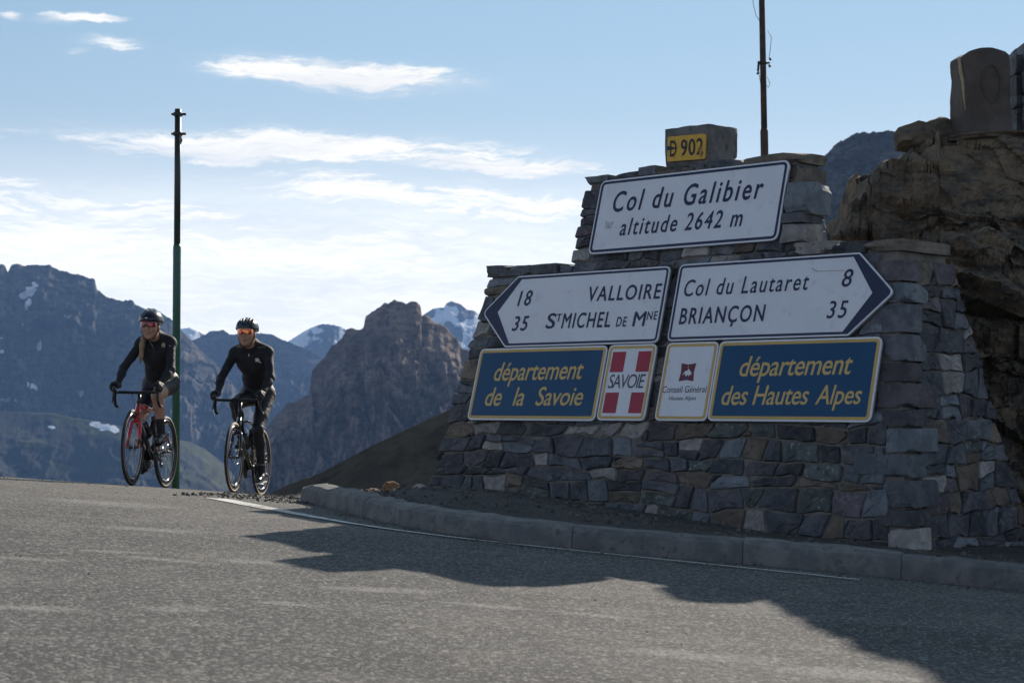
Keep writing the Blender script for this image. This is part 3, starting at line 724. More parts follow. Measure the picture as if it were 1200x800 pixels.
def inset_poly(poly, d_):
    res = []; m_ = len(poly)
    for i in range(m_):
        p = Vector(poly[i]); e0 = (p - Vector(poly[i - 1])).normalized(); e1 = (Vector(poly[(i + 1) % m_]) - p).normalized()
        n0_, n1_ = Vector((-e0.y, e0.x)), Vector((-e1.y, e1.x)); b = (n0_ + n1_).normalized(); res.append(tuple(p + b * d_ / max(.3, b.dot(n0_))))
    return res
def plate(name, poly, w0, w1, m_, root, mi=None):
    """extruded outline between depths w0 < w1, in the root's own frame"""
    n_ = len(poly); V = [(*p, w0) for p in poly] + [(*p, w1) for p in poly]
    Fc = [list(range(n_ - 1, -1, -1)), [n_ + i for i in range(n_)]] + [[i, (i + 1) % n_, n_ + (i + 1) % n_, n_ + i] for i in range(n_)]
    Mr = ROOTM[root.name]; return link(name, [tuple(Mr @ Vector(v)) for v in V], Fc, m_, root)
def band(name, outer, inner, w0, w1, m_, root):
    n_ = len(outer); V = [(*p, w0) for p in outer] + [(*p, w1) for p in outer] + [(*p, w1) for p in inner] + [(*p, w0) for p in inner]; Fc = []
    for k_ in range(4):
        a, b = k_ * n_, ((k_ + 1) % 4) * n_
        Fc += [[a + i, a + (i + 1) % n_, b + (i + 1) % n_, b + i] for i in range(n_)]
    Mr = ROOTM[root.name]; return link(name, [tuple(Mr @ Vector(v)) for v in V], Fc, m_, root)
DG = bpy.context.evaluated_depsgraph_get
def text_mesh(body, shear=0.0, space=1.0, bold=0.0):
    cu = bpy.data.curves.new('t', 'FONT'); cu.body = body; cu.size = 1.0; cu.shear = shear; cu.space_character = space
    cu.resolution_u = 4; ob = bpy.data.objects.new('t', cu); COL.objects.link(ob); dg = DG(); dg.update()
    me = bpy.data.meshes.new_from_object(ob.evaluated_get(dg)); V = np.array([v.co[:] for v in me.vertices]); Fc = [list(p.vertices) for p in me.polygons]
    bpy.data.objects.remove(ob); bpy.data.curves.remove(cu); bpy.data.meshes.remove(me)
    V[:, 2] = 0
    if bold:                       # thicker strokes: shifted copies, each a hair above the last
        n_ = len(V); VV, FF = [], []
        for i, (a, b) in enumerate(((-bold, 0), (bold, 0), (0, bold * .8), (0, -bold * .8))):
            VV.append(V + (a, b, i * .00012)); FF += [[k_ + i * n_ for k_ in f] for f in Fc]
        V, Fc = np.vstack(VV), FF
    return V, Fc
_H = text_mesh('H'); CAPH = _H[0][:, 1].max()
def lettering(name, body, u0, u1, v0, v1, cap, root, origin, m_, w, shear=0.0, space=1.0, bold=0.0):
    """fits the word between u0 and u1 on a baseline v0..v1 with the given cap height (wall coordinates)"""
    V, Fc = text_mesh(body, shear, space, bold); x0, x1 = V[:, 0].min(), V[:, 0].max(); s_ = (V[:, 0] - x0) / (x1 - x0)
    U_ = u0 + s_ * (u1 - u0) - origin[0]; Vv = v0 + s_ * (v1 - v0) + V[:, 1] / CAPH * cap - origin[1]
    Mr = np.array(ROOTM[root.name]); L_ = np.stack([U_, Vv, w + V[:, 2]], 1); Wd = L_ @ Mr[:3, :3].T + Mr[:3, 3]
    return link(name, Wd, Fc, m_, root)
def sign_root(name, key, label, cat='sign', group=None):
    a, b, c, d_ = SIGNS[key]; o_ = ((a + b) / 2, c)
    return thing(name, SM @ Matrix.Translation((o_[0], o_[1], 0)), label, cat, group), o_
def rect(a, b, c, d_, o_): return [(a - o_[0], c - o_[1]), (b - o_[0], c - o_[1]), (b - o_[0], d_ - o_[1]), (a - o_[0], d_ - o_[1])]
def sign_body(root, poly, rad, inner_m, border_m, e1, e2, arrow=None):
    P0 = rounded(poly, rad)
    plate('back_panel', rounded(inset_poly(poly, .004), rad), -.035, -.012, ALU, root)
    plate('panel', P0, -.0119, 0.0, WHITE, root)
    rb = [max(.004, (x - e1)) for x in rad] if isinstance(rad, list) else max(.005, rad - e1)
    ri = [max(.003, (x - e2)) for x in rad] if isinstance(rad, list) else max(.004, rad - e2)
    band('border', rounded(inset_poly(poly, e1), rb), rounded(inset_poly(poly, e2), ri), .0003, .0022, border_m, root)
    if inner_m: plate('field', rounded(inset_poly(poly, e2), ri), .0004, .0017, inner_m, root)
    for sx in (-1, 1):      # fixing rails behind the panel, running back to the stonework
        xs_ = [p[0] for p in poly]; ysn = [p[1] for p in poly]; cx = (min(xs_) + max(xs_)) / 2 + sx * (max(xs_) - min(xs_)) * .28
        plate('mounting_rail', [(cx - .02, min(ysn) + .06), (cx + .02, min(ysn) + .06), (cx + .02, max(ysn) - .06), (cx - .02, max(ysn) - .06)], -.0865, -.0355, ALU, root)
SH = .14
# Col du Galibier
a, b, c, d_ = SIGNS['gal']; r_, o_ = sign_root('summit_sign', 'gal', 'white pass sign reading Col du Galibier altitude 2642 m, highest on the wall')
sign_body(r_, rect(a, b, c, d_, o_), .06, None, NAVY, .013, .034)
lettering('lettering', 'Col du Galibier', -.683, .764, 1.568, 1.564, .168, r_, o_, NAVY, .002, SH, 1.25, .018)
lettering('lettering', 'altitude 2642 m', -.56, .619, 1.361, 1.355, .137, r_, o_, NAVY, .002, SH, 1.22, .016)
STK = mat('sticker_residue', (.36, .33, .34), (.6, .6, .62), 30, .8, lo=.3, hi=.7)
plate('sticker_residue', [(-.72 - o_[0], 1.432 - o_[1]), (-.655 - o_[0], 1.425 - o_[1]), (-.64 - o_[0], 1.49 - o_[1]), (-.665 - o_[0], 1.482 - o_[1]), (-.70 - o_[0], 1.483 - o_[1]), (-.73 - o_[0], 1.50 - o_[1])], .0003, .001, STK, r_)
# arrow signs
def arrow_sign(key, tip, left):
    a, b, c, d_ = SIGNS[key]; m_ = (c + d_) / 2
    r_, o_ = sign_root('direction_sign', key, 'white arrow sign pointing left to Valloire and St Michel de Mne, 18 and 35' if left else 'white arrow sign pointing right to Col du Lautaret and Briançon, 8 and 35', group='white arrow signs')
    if left: poly = [(a, c), (b, c), (b, d_), (a, d_), (tip, m_)]; rad = [.03, .05, .05, .03, .05]
    else: poly = [(a, c), (b, c), (tip, m_), (b, d_), (a, d_)]; rad = [.05, .03, .05, .03, .05]
    if not left: b2 = b
    poly = [(p[0] - o_[0], p[1] - o_[1]) for p in poly]
    sign_body(r_, poly, rad, None, NAVY, .012, .030)
    ip = inset_poly(poly, .0295)
    # dark arrow head between border and an inner chevron
    if left:
        A, B_, T_ = ip[0], ip[3], ip[4]; k_ = .145; k_ = .13; chev = [A, (A[0] + .03, A[1]), (T_[0] + k_, T_[1]), (B_[0] + .035, B_[1]), B_, T_]
    else:
        A, T_, B_ = ip[1], ip[2], ip[3]; k_ = -.13; chev = [(A[0] - .035, A[1]), A, T_, B_, (B_[0] - .035, B_[1]), (T_[0] + k_, T_[1])]
    plate('arrowhead', chev, .0003, .0018, NAVY, r_)
    return r_, o_
# arrow corners: the rectangle's far corners sit where the diagonals start
SIGNS['al'] = (-1.573, .014, .463, 1.075); SIGNS['ar'] = (.102, 1.68, .472, 1.08)
r_, o_ = arrow_sign('al', -1.905, True)
for (t, *q_) in (('18', -1.523, -1.372, .815, .816, .126), ('35', -1.531, -1.36, .602, .601, .121), ('MICHEL', -.992, -.485, .608, .603, .122), ('VALLOIRE', -.769, -.035, .824, .816, .118),
                 ('S', -1.162, -1.065, .611, .61, .123), ('T', -1.06, -1.005, .667, .667, .061), ('DE', -.426, -.324, .604, .603, .076), ('M', -.263, -.138, .601, .6, .114), ('NE', -.13, -.03, .648, .647, .066)):
    lettering('lettering', t, *q_, r_, o_, NAVY, .002, SH if t[0].isdigit() else .05, 1.18, .018)
r_, o_ = arrow_sign('ar', 2.0, False)
for (t, *q_) in (('Col du Lautaret', .185, 1.293, .822, .824, .128), ('8', 1.567, 1.652, .833, .832, .126), ('BRIANÇON', .188, .956, .603, .603, .123), ('35', 1.484, 1.646, .605, .604, .124)):
    lettering('lettering', t, *q_, r_, o_, NAVY, .002, .04 if t[0] == 'B' else SH, 1.2, .018 if t[0] == 'B' else .010)
SCR = mat('scratch_line', (.35, .36, .38), rough=.6)
MBs = MB(); Mr = ROOTM[r_.name]
MBs.tube([Mr @ Vector((u - o_[0], v - o_[1], .002)) for u, v in ((1.30, .985), (1.34, .962), (1.40, .956), (1.48, .957), (1.58, .953))], .0022, 4); MBs.out('scratch', SCR, r_)
# department signs
for key, who in (('bl', 'la'), ('br', 'des')):
    a, b, c, d_ = SIGNS[key]
    r_, o_ = sign_root('department_sign', key, 'blue sign with gold border reading département de la Savoie' if key == 'bl' else 'blue sign with gold border reading département des Hautes Alpes', group='blue department signs')
    sign_body(r_, rect(a, b, c, d_, o_), .05, BLUE, GOLD, .014, .036)
    rows = ((('département', -1.626, -.674, .178, .186, .153), ('de', -1.672, -1.492, -.032, -.031, .152), ('la', -1.36, -1.243, -.031, -.031, .15), ('Savoie', -1.114, -.624, -.029, -.027, .148))
            if key == 'bl' else (('département', .818, 1.753, .19, .197, .148), ('des', .7, .925, -.023, -.021, .141), ('Hautes', .973, 1.439, -.021, -.018, .139), ('Alpes', 1.498, 1.862, -.018, -.014, .135)))
    for (t, *q_) in rows: lettering('lettering', t, *q_, r_, o_, TEXTG, .0023, .18, .97, .010)
# Savoie cross
a, b, c, d_ = SIGNS['sv']; r_, o_ = sign_root('emblem_sign', 'sv', 'small square sign with white cross on red squares reading SAVOIE')
sign_body(r_, rect(a, b, c, d_, o_), .05, None, GOLD, .013, .033)
w_, h_ = b - a, d_ - c
for (f0, f1) in ((.105, .385), (.645, .915)):
    for (g0, g1) in ((.095, .365), (.635, .905)):
        plate('red_square', rect(a + f0 * w_, a + f1 * w_, d_ - g1 * h_, d_ - g0 * h_, o_), .0003, .0016, RED, r_)
lettering('lettering', 'SAVOIE', -.395, -.04, .108, .108, .108, r_, o_, GREYT, .002, .12, .86, 0)
# Hautes Alpes
a, b, c, d_ = SIGNS['ha']; r_, o_ = sign_root('emblem_sign', 'ha', 'small white square sign with wine red crest reading Conseil Général Hautes Alpes')
sign_body(r_, rect(a, b, c, d_, o_), .05, None, GOLD, .013, .033)
w_, h_ = b - a, d_ - c; cx, cy = a + .49 * w_ - o_[0], d_ - .385 * h_ - o_[1]; hw, hh = .062, .066
q_ = [(-1.1, -1.05), (0, -.9), (1.1, -1.05), (.95, 0), (1.1, 1.05), (0, .9), (-1.1, 1.05), (-.95, 0)]
plate('crest', [(cx + x_ * hw, cy + y_ * hh) for x_, y_ in q_], .0003, .0015, WINE, r_)
plate('crest_mountain', [(cx + x_ * hw, cy + y_ * hh) for x_, y_ in ((-.7, -.35), (-.35, -.15), (-.15, -.5), (.1, -.3), (.3, -.45), (.7, -.15), (.35, .2), (.1, .42), (-.1, .12), (-.3, .2))], .0016, .0022, WHITE, r_)
plate('crest_lake', [(cx + x_ * hw, cy + y_ * hh) for x_, y_ in ((-.35, -.75), (.35, -.75), (.25, -.5), (-.1, -.6))], .0016, .0022, mat('logo_blue', (.02, .06, .25), rough=.5), r_)
plate('crest_star', [(cx + x_ * hw, cy + y_ * hh) for x_, y_ in ((-.12, .55), (0, .48), (.12, .55), (.05, .66), (0, .8), (-.05, .66))], .0016, .0022, GOLD, r_)
lettering('lettering', 'Conseil Général', .142, .548, .070, .071, .050, r_, o_, GREYT, .002, .05, 1.0, 0)
lettering('lettering', 'Hautes Alpes', .219, .467, .012, .014, .030, r_, o_, GREYT, .002, .05, 1.0, 0)
# D 902 plate on the block
pr_ = rr_pt(-.035, 1.905, -.045); MM = SM.copy(); MM.translation = Vector(pr_)
MM = MM @ Matrix.Rotation(R(-TH * 0), 4, 'X'); MM = Matrix.Translation(Vector(pr_)) @ Matrix(((DU[0], 0, -DB[0], 0), (DU[1], 0, -DB[1], 0), (0, 1, 0, 0), (0, 0, 0, 1))) @ Matrix.Rotation(R(-2.0), 4, 'Z')
r_ = thing('road_number_plate', MM, 'worn yellow plate reading D 902 fixed to the block on the wall', 'sign')
plate('plate', rounded([(-.185, .06), (.185, .06), (.185, .255), (-.185, .255)], .02), -.012, 0.0, YEL, r_)
lettering('lettering', 'D', -.158, -.092, .098, .098, .122, r_, (0, 0), BLK, .002, 0, 1, .02)
lettering('lettering', '902', -.052, .165, .098, .098, .122, r_, (0, 0), BLK, .002, 0, 1.1, .02)
plate('scrape', [(-.185, .148), (-.12, .152), (-.075, .163), (-.12, .168), (-.15, .178), (-.185, .18)], .0024, .003, BLK, r_)
plate('scrape', [(.13, .09), (.15, .07), (.16, .10), (.145, .13), (.165, .15), (.15, .16), (.125, .13)], .0024, .003, mat('rust_scrape', (.42, .22, .06), (.25, .12, .05), 30, .8), r_)

# ------------------------------------------------------------------ rocky knoll at the right
def proj_x(px, y): return (px - 600) / F_PX * y
KROCK = None
def rock_mat(name, c1, c2, c3, scale, layers, bs=1.0, vs=1.0):
    m = bpy.data.materials.new(name); m.use_nodes = True; q = NG(m.node_tree); L_ = m.node_tree.links
    b = m.node_tree.nodes['Principled BSDF']; v = q.n('ShaderNodeTexCoord').outputs['Object']
    mp = q.n('ShaderNodeMapping'); L_.new(v, mp.inputs[0]); mp.inputs['Scale'].default_value = (1, 1, layers); mp.inputs['Rotation'].default_value = (.12, -.2, 0)
    n1 = q.noise(v, scale, 5, .6, .4); n2 = q.noise(mp.outputs[0], scale * 2.2, 6, .65, .3)
    c = q.mix(q.ss(n1, .36, .62), c1, c2); c = q.mix(q.m('MULTIPLY', q.ss(n2, .46, .62), .8), c, c3)
    c = q.mix(q.m('MULTIPLY', q.ss(q.noise(v, scale * 9, 4, .7), .5, .7), .45), c, tuple(x * .35 for x in c1))
    L_.new(c, b.inputs['Base Color']); b.inputs['Roughness'].default_value = .92; b.inputs['Specular IOR Level'].default_value = .2
    bn = q.n('ShaderNodeBump'); bn.inputs['Strength'].default_value = .9; bn.inputs['Distance'].default_value = bs
    L_.new(q.m('ADD', q.m('MULTIPLY', n2, .7), q.m('MULTIPLY', q.noise(v, scale * 12, 5, .7), .3)), bn.inputs['Height']); L_.new(bn.outputs[0], b.inputs['Normal']); return m
KROCK = rock_mat('knoll_rock', (.13, .108, .082), (.23, .178, .12), (.075, .078, .075), 1.9, 3.0, .09)
prof = [(900, 310), (930, 300), (955, 292), (968, 274), (984, 264), (997, 256), (1004, 248), (1010, 234), (1014, 222), (1026, 214), (1040, 212), (1056, 206), (1062, 197), (1078, 188), (1110, 174), (1200, 167), (1290, 150), (1420, 130), (1700, 150), (2050, 260), (2500, 380)]
YC = 15.2
tq = np.linspace(0, 1, 330); pxs = np.interp(tq, [0, .6, 1], [900, 1215, 2500])
ptop = np.interp(pxs, *zip(*prof)); yc = YC + .6 * np.sin(pxs / 90) * sstep(pxs, 1250, 1400) - 2.3 * sstep(pxs, 1350, 2300)
cx_ = (pxs - 600) / F_PX * yc; cz_ = np.array([tan_el(p) for p in ptop]) * yc
jag = fbm(cx_ * 2.5, cx_ * 0 + 3, o=5, seed=31)
cz_ = cz_ + .07 * (worley(cx_ * 4.5, cx_ * 0, cx_ * 0 + 7, 3)[1] + .5 * worley(cx_ * 11, cx_ * 0, cx_ * 0 + 2, 4)[1]) * (1 - sstep(pxs, 1085, 1110) * (1 - sstep(pxs, 1195, 1230))) + .16 * jag * (1 - .8 * sstep(pxs, 1090, 1110) * (1 - sstep(pxs, 1195, 1230)))
fy = yc - 1.7 - .5 * sstep(pxs, 900, 1300); fz = np.array([vz(x, y) for x, y in zip((pxs - 600) / F_PX * fy, fy)]) - .4
rows = []; NR = 300; NF = 230
for j in range(NR):
    s_ = .55 * j / NF if j < NF else .55 + .45 * (j - NF) / (NR - 1 - NF)
    if s_ < .55:                                   # face
        k_ = s_ / .55; yk = fy + (yc - .4 - fy) * k_ ** 1.05; zk = fz + (cz_ - fz) * (k_ ** 1.02)
    elif s_ < .75:                                 # top ledge
        k_ = (s_ - .55) / .2; yk = (yc - .4) + 1.15 * k_; zk = cz_ - .02 * np.sin(k_ * 3.14)
    else:
        k_ = (s_ - .75) / .25; yk = yc + .75 + 3.5 * k_; zk = cz_ - (cz_ + 1.2) * k_ ** 1.3
    xk = (pxs - 600) / F_PX * (fy * (1 - min(1, s_ / .55)) + yc * min(1, s_ / .55)) if s_ < .55 else cx_
    rows.append(np.stack([xk, yk, zk], 1))
K3 = np.array(rows)
env = np.r_[np.linspace(.3, 1, 40), np.ones(130), np.linspace(1, .15, 65), np.full(NR - 235, .3)][:, None]
q1 = fbm(K3[..., 0] * .9, K3[..., 1] * .9, K3[..., 2] * 1.3 + .3 * K3[..., 0], o=6, seed=41, ridge=True)
q2 = fbm(K3[..., 0] * 2.2 + 9, K3[..., 1] * 2.2, (K3[..., 2] + .25 * K3[..., 0]) * 7, o=5, seed=43)
st_ = np.abs(((K3[..., 2] + .22 * K3[..., 0] + .2 * q1) * 3.2) % 1 - .5)
q3 = fbm(K3[..., 0] * 3.1 + 4, K3[..., 1] * 3.1, (K3[..., 2] - .4 * K3[..., 0]) * 4.5, o=6, seed=47, ridge=True, gain=.6)
dsp = env * (.34 * q1 + .20 * q2 + .16 * st_ + .14 * q3)
w1, c1_ = worley(K3[..., 0] * 1.5, K3[..., 1] * 1.5, (K3[..., 2] + .35 * K3[..., 0]) * 3.4, 5); w2_, c2_ = worley(K3[..., 0] * 3.6, K3[..., 1] * 3.6, (K3[..., 2] + .3 * K3[..., 0]) * 8.5, 9)
dsp = dsp * .8 + np.clip(env, .35, 1) * (.13 * c1_ + .06 * c2_ - .10 * w1)
K3[..., 1] -= dsp; K3[..., 0] -= .25 * dsp; K3[..., 2] += .12 * env * q2 + .05 * c1_ * (1 - sstep(K3[..., 0], 3.9, 4.1))
link('rock_knoll', K3.reshape(-1, 3), grid_faces(NR, len(tq)), KROCK, kind='structure', label='brown craggy rock knoll behind the right end of the wall')
KB = BVHTree.FromPolygons([tuple(v) for v in K3.reshape(-1, 3)], grid_faces(NR, len(tq)).tolist())
def kz(x, y):
    h = KB.ray_cast(Vector((x, y, 20)), Vector((0, 0, -1)))[0]; return h.z if h else 0
# old boundary stone on the knoll
MK = mat('boundary_stone', (.075, .06, .05), (.115, .094, .078), 3.5, .92, .8, 26, bdist=.012, third=(.075, .07, .066))
ym = 15.15; xm = (1152 - 600) / F_PX * ym; w_, d2 = .44, .37; zb = tan_el(166) * ym; zt = tan_el(61) * ym; ztc = tan_el(70) * ym
root = thing('boundary_stone', Matrix.Translation((xm, ym, zb)) @ Matrix.Rotation(R(8), 4, 'Z'), 'weathered round-topped boundary stone with a carved oval, standing on the rock knoll', 'milestone')
Mr = ROOTM[root.name]; V = []; hh = zt - zb; nz, nxx = 26, 14
def bs_ring(z):
    k_ = .0
    pts_ = []; hx, hy = w_ / 2 * (1.02 - .03 * z / hh), d2 / 2
    for (x0, y0, x1, y1, n_) in ((-1, -1, 1, -1, 14), (1, -1, 1, 1, 10), (1, 1, -1, 1, 14), (-1, 1, -1, -1, 10)):
        for i in range(n_):
            t = i / n_; x_, y_ = x0 + (x1 - x0) * t, y0 + (y1 - y0) * t
            m_ = max(abs(x_), abs(y_)); l_ = (abs(x_) ** 9 + abs(y_) ** 9) ** (1 / 9); pts_.append((x_ / l_ * hx, y_ / l_ * hy))
    return pts_
nr_ = len(bs_ring(0)); Vm = []
for i in range(nz + 6):
    if i <= nz:
        k_ = i / nz
        for (x_, y_) in bs_ring(hh * k_):
            ztop = hh - .075 * (abs(x_) / (w_ / 2)) ** 2.4; Vm.append([x_, y_, -.15 + (ztop + .15) * k_])
    else:
        k_ = 1 - (i - nz) / 6.0
        for (x_, y_) in bs_ring(hh):
            x2, y2 = x_ * k_, y_ * k_; Vm.append([x2, y2, hh - .075 * (abs(x2) / (w_ / 2)) ** 2.4 + .008 * (1 - k_)])
Vm = np.array(Vm); Vm += .018 * np.stack([fbm(Vm[:, 0] * 6, Vm[:, 1] * 6, Vm[:, 2] * 6, o=6, gain=.6, seed=70 + i) for i in range(3)], 1)
Fm = [list(f) for f in grid_faces(nz + 6, nr_, wrap=True)]; Fm.append([(nz + 5) * nr_ + i for i in range(nr_)])
Mn = np.array(Mr)
link('shaft', Vm @ Mn[:3, :3].T + Mn[:3, 3], Fm, MK, root, smooth=True)
mb = MB(); sec = [(.010, 0), (0, .014), (-.010, 0), (0, -.006)]; nn_ = 28; V = []
for k_ in range(nn_):
    a = 6.2832 * k_ / nn_
    for dr, dh in sec: V.append(Mr @ Vector((.02 + (.082 + dr) * math.cos(a), -d2 / 2 - .002 - dh, hh * .60 + (.165 + dr) * math.sin(a))))
mb.add(V, [(k_ * 4 + i, k_ * 4 + (i + 1) % 4, ((k_ + 1) % nn_) * 4 + (i + 1) % 4, ((k_ + 1) % nn_) * 4 + i) for k_ in range(nn_) for i in range(4)])
mb.out('carved_oval', MK, root)
mb = MB(); mb.tube([Mr @ Vector((x_, y_, z_)) for x_, y_, z_ in ((-.245, -.13, .88 * hh), (-.243, -.15, .74 * hh), (-.24, -.185, .62 * hh), (-.236, -.195, .45 * hh), (-.225, -.205, .3 * hh))], [.012, .016, .012, .009, .003], 6)
mb.out('lichen_streak', mat('lichen', (.30, .23, .12), (.40, .32, .18), 20, .95), root)
for k_, (dx_, w2, h2) in enumerate(((-.52, .42, .30), (-.33, .30, .36), (-.74, .30, .16), (.18, .5, .07), (-.16, .45, .06))):
    x_, y_ = xm + dx_ , ym + (.22 if k_ < 3 else -.30); V, Fc = rock((x_, y_, kz(x_, y_) + h2 * .32), (w2, .4, h2), 90 + k_, rough=.3, boxy=.6)
    link('boulder', V, Fc, KROCK, label=('dark rock slumped against the left side of the boundary stone', 'taller dark rock touching the boundary stone\'s left edge', 'low rock farthest left of the boundary stone', 'flat slab under the boundary stone\'s right side', 'flat slab under the boundary stone\'s left front')[k_], cat='rock')
# rubble pillar at the right edge of the frame, going on beyond it
PM = mat('pillar_mortar', (.075, .08, .08), (.11, .115, .11), 9, .95, .9, 40, bdist=.02)
yp = 15.6; x0 = (1190 - 600) / F_PX * yp
root = thing('rubble_pillar', (x0 + .7, yp, zb), 'dark rubble masonry pillar rising beside the boundary stone at the frame edge', 'pillar')
V = []; prof2 = [(0, zb - .5, 0), (.0, tan_el(75) * yp, .0), (.06, tan_el(50) * yp, .06), (.35, 4.05, .36), (.75, 4.7, .75), (1.3, 5.15, 1.3)]
mb = MB(); steps = [(x0, tan_el(72) * yp), (x0 + .08, tan_el(50) * yp), (x0 + .3, 3.45), (x0 + .5, 3.65), (x0 + .85, 3.95), (x0 + 1.35, 4.35)]
for i, (xa, zt_) in enumerate(steps):
    xb = steps[i + 1][0] if i < len(steps) - 1 else x0 + 1.9
    mb.box(((xa + .04 + xb + .04) / 2, yp, (zb - .6 + zt_ - .03) / 2), (xb - xa, .72, zt_ - .03 - zb + .6))
mb.out('mortar_core', PM, root, smooth=False)
rs = random.Random(9); z = zb - .45; k_ = 0
while z < 4.3:
    h = rs.uniform(.10, .19); xl = next((a for a, b_ in steps if b_ >= z + h * .5), None)
    if xl is None: break
    x = xl
    while x < x0 + 1.9:
        w2 = rs.uniform(.16, .34)
        if k_ < 240:
            V, Fc = rock((x + w2 / 2, yp - .36, z + h / 2), (w2 * 1.0, .16, h * 1.0), 300 + k_, base_=I2, rough=.10, boxy=1.0); link('stone', V, Fc, STONE[rs.choice([0, 1, 2, 3])], root); k_ += 1
            if x == xl:
                for yy_ in (yp - .12, yp + .16): V, Fc = rock((x + .03, yy_, z + h / 2), (.14, .27, h), 600 + k_, base_=I2, rough=.10, boxy=1.0); link('stone', V, Fc, STONE[rs.choice([0, 1, 2])], root); k_ += 1
        x += w2
    z += h
print('pillar stones', k_)

# ------------------------------------------------------------------ snow poles
GREEN = mat('pole_green', (.010, .085, .055), (.014, .10, .06), 6, .45, .1, 50, third=(.05, .05, .03))
RUST = mat('pole_rust', (.045, .028, .022), (.08, .045, .03), 9, .8, .5, 50, third=(.02, .035, .03))
DKM = mat('dark_fitting', (.02, .02, .02), (.04, .04, .04), 20, .6)
def snow_pole(px, ybase, y, ztop, rlow, rup, zjoint, m1, m2, label, lean, fittings):
    x = (px - 600) / F_PX * y; zb_ = min(float(G(x, y)), vz(x, y)) - .25 if ybase is None else ybase
    r_ = thing('snow_pole', (x, y, zb_), label, 'pole', 'snow poles')
    L_ = lambda z: (x + lean * (z - zb_), y, z)
    MB().lathe(L_(zb_), (lean, 0, 1), [(0, 0), (rlow, 0), (rlow, zjoint - zb_ - .04), (rup + .002, zjoint - zb_), (0, zjoint - zb_)], 14).out('lower_tube', m1, r_)
    MB().lathe(L_(zjoint), (lean, 0, 1), [(0, 0), (rup, 0), (rup, ztop - zjoint), (0, ztop - zjoint)], 14).out('upper_tube', m2, r_)
    for z in fittings:
        mb = MB(); mb.lathe(L_(z - .02), (lean, 0, 1), [(rup + .003, 0), (rup + .016, 0), (rup + .016, .04), (rup + .003, .04)], 14)
        c_ = L_(z); mb.box((c_[0] + rup + .03, c_[1], c_[2]), (.055, .03, .025)); mb.box((c_[0] - rup - .02, c_[1], c_[2]), (.035, .03, .022)); mb.out('clamp', DKM, r_)
    return r_, L_
y = 20.0; r_, L_ = snow_pole(206.5, None, y, tan_el(128) * y, .046, .037, tan_el(286) * y, GREEN, mat('pole_green_dark', (.012, .035, .028), (.03, .03, .025), 5, .5), 'tall green snow pole standing behind the two cyclists', 0.0, (tan_el(134) * y, tan_el(157) * y))
mb = MB(); p_ = L_(tan_el(160) * y); mb.tube([(p_[0] + .04, p_[1] - .02, p_[2]), (p_[0] + .048, p_[1] - .03, p_[2] - .05), (p_[0] + .04, p_[1] - .03, p_[2] - .1)], [.008, .014, .004], 6); mb.out('hanging_bolt', DKM, r_)
y = 28.0; r_, L_ = snow_pole(903.5, None, y, tan_el(-12) * y, .064, .050, tan_el(151) * y, RUST, RUST, 'rusty snow pole with loose wire rising behind the wall top', -.012, (tan_el(74) * y,))
f_ = lambda px, py: ((px - 600) / F_PX * (y - .05), y - .05, tan_el(py) * (y - .05))
for pts in (((889, -10), (884, -4), (885, 6), (888, 18), (894, 28)), ((902, 36), (906, 44), (905, 56), (903, 68)), ((891, 86), (893, 98), (897, 102)), ((901, 90), (904, 98), (902, 103), (900, 100))):
    MB().tube([f_(*p) for p in pts], .005, 5).out('wire', DKM, r_)
for pts, rr_0 in ((((891, 72), (890, 84)), .018), (((904, 68), (905, 71)), .018), (((903, 76), (904.5, 79)), .018), (((889.5, 85), (890.5, 87)), .024)):
    MB().tube([f_(*p) for p in pts], rr_0, 6).out('wire_end', DKM, r_)

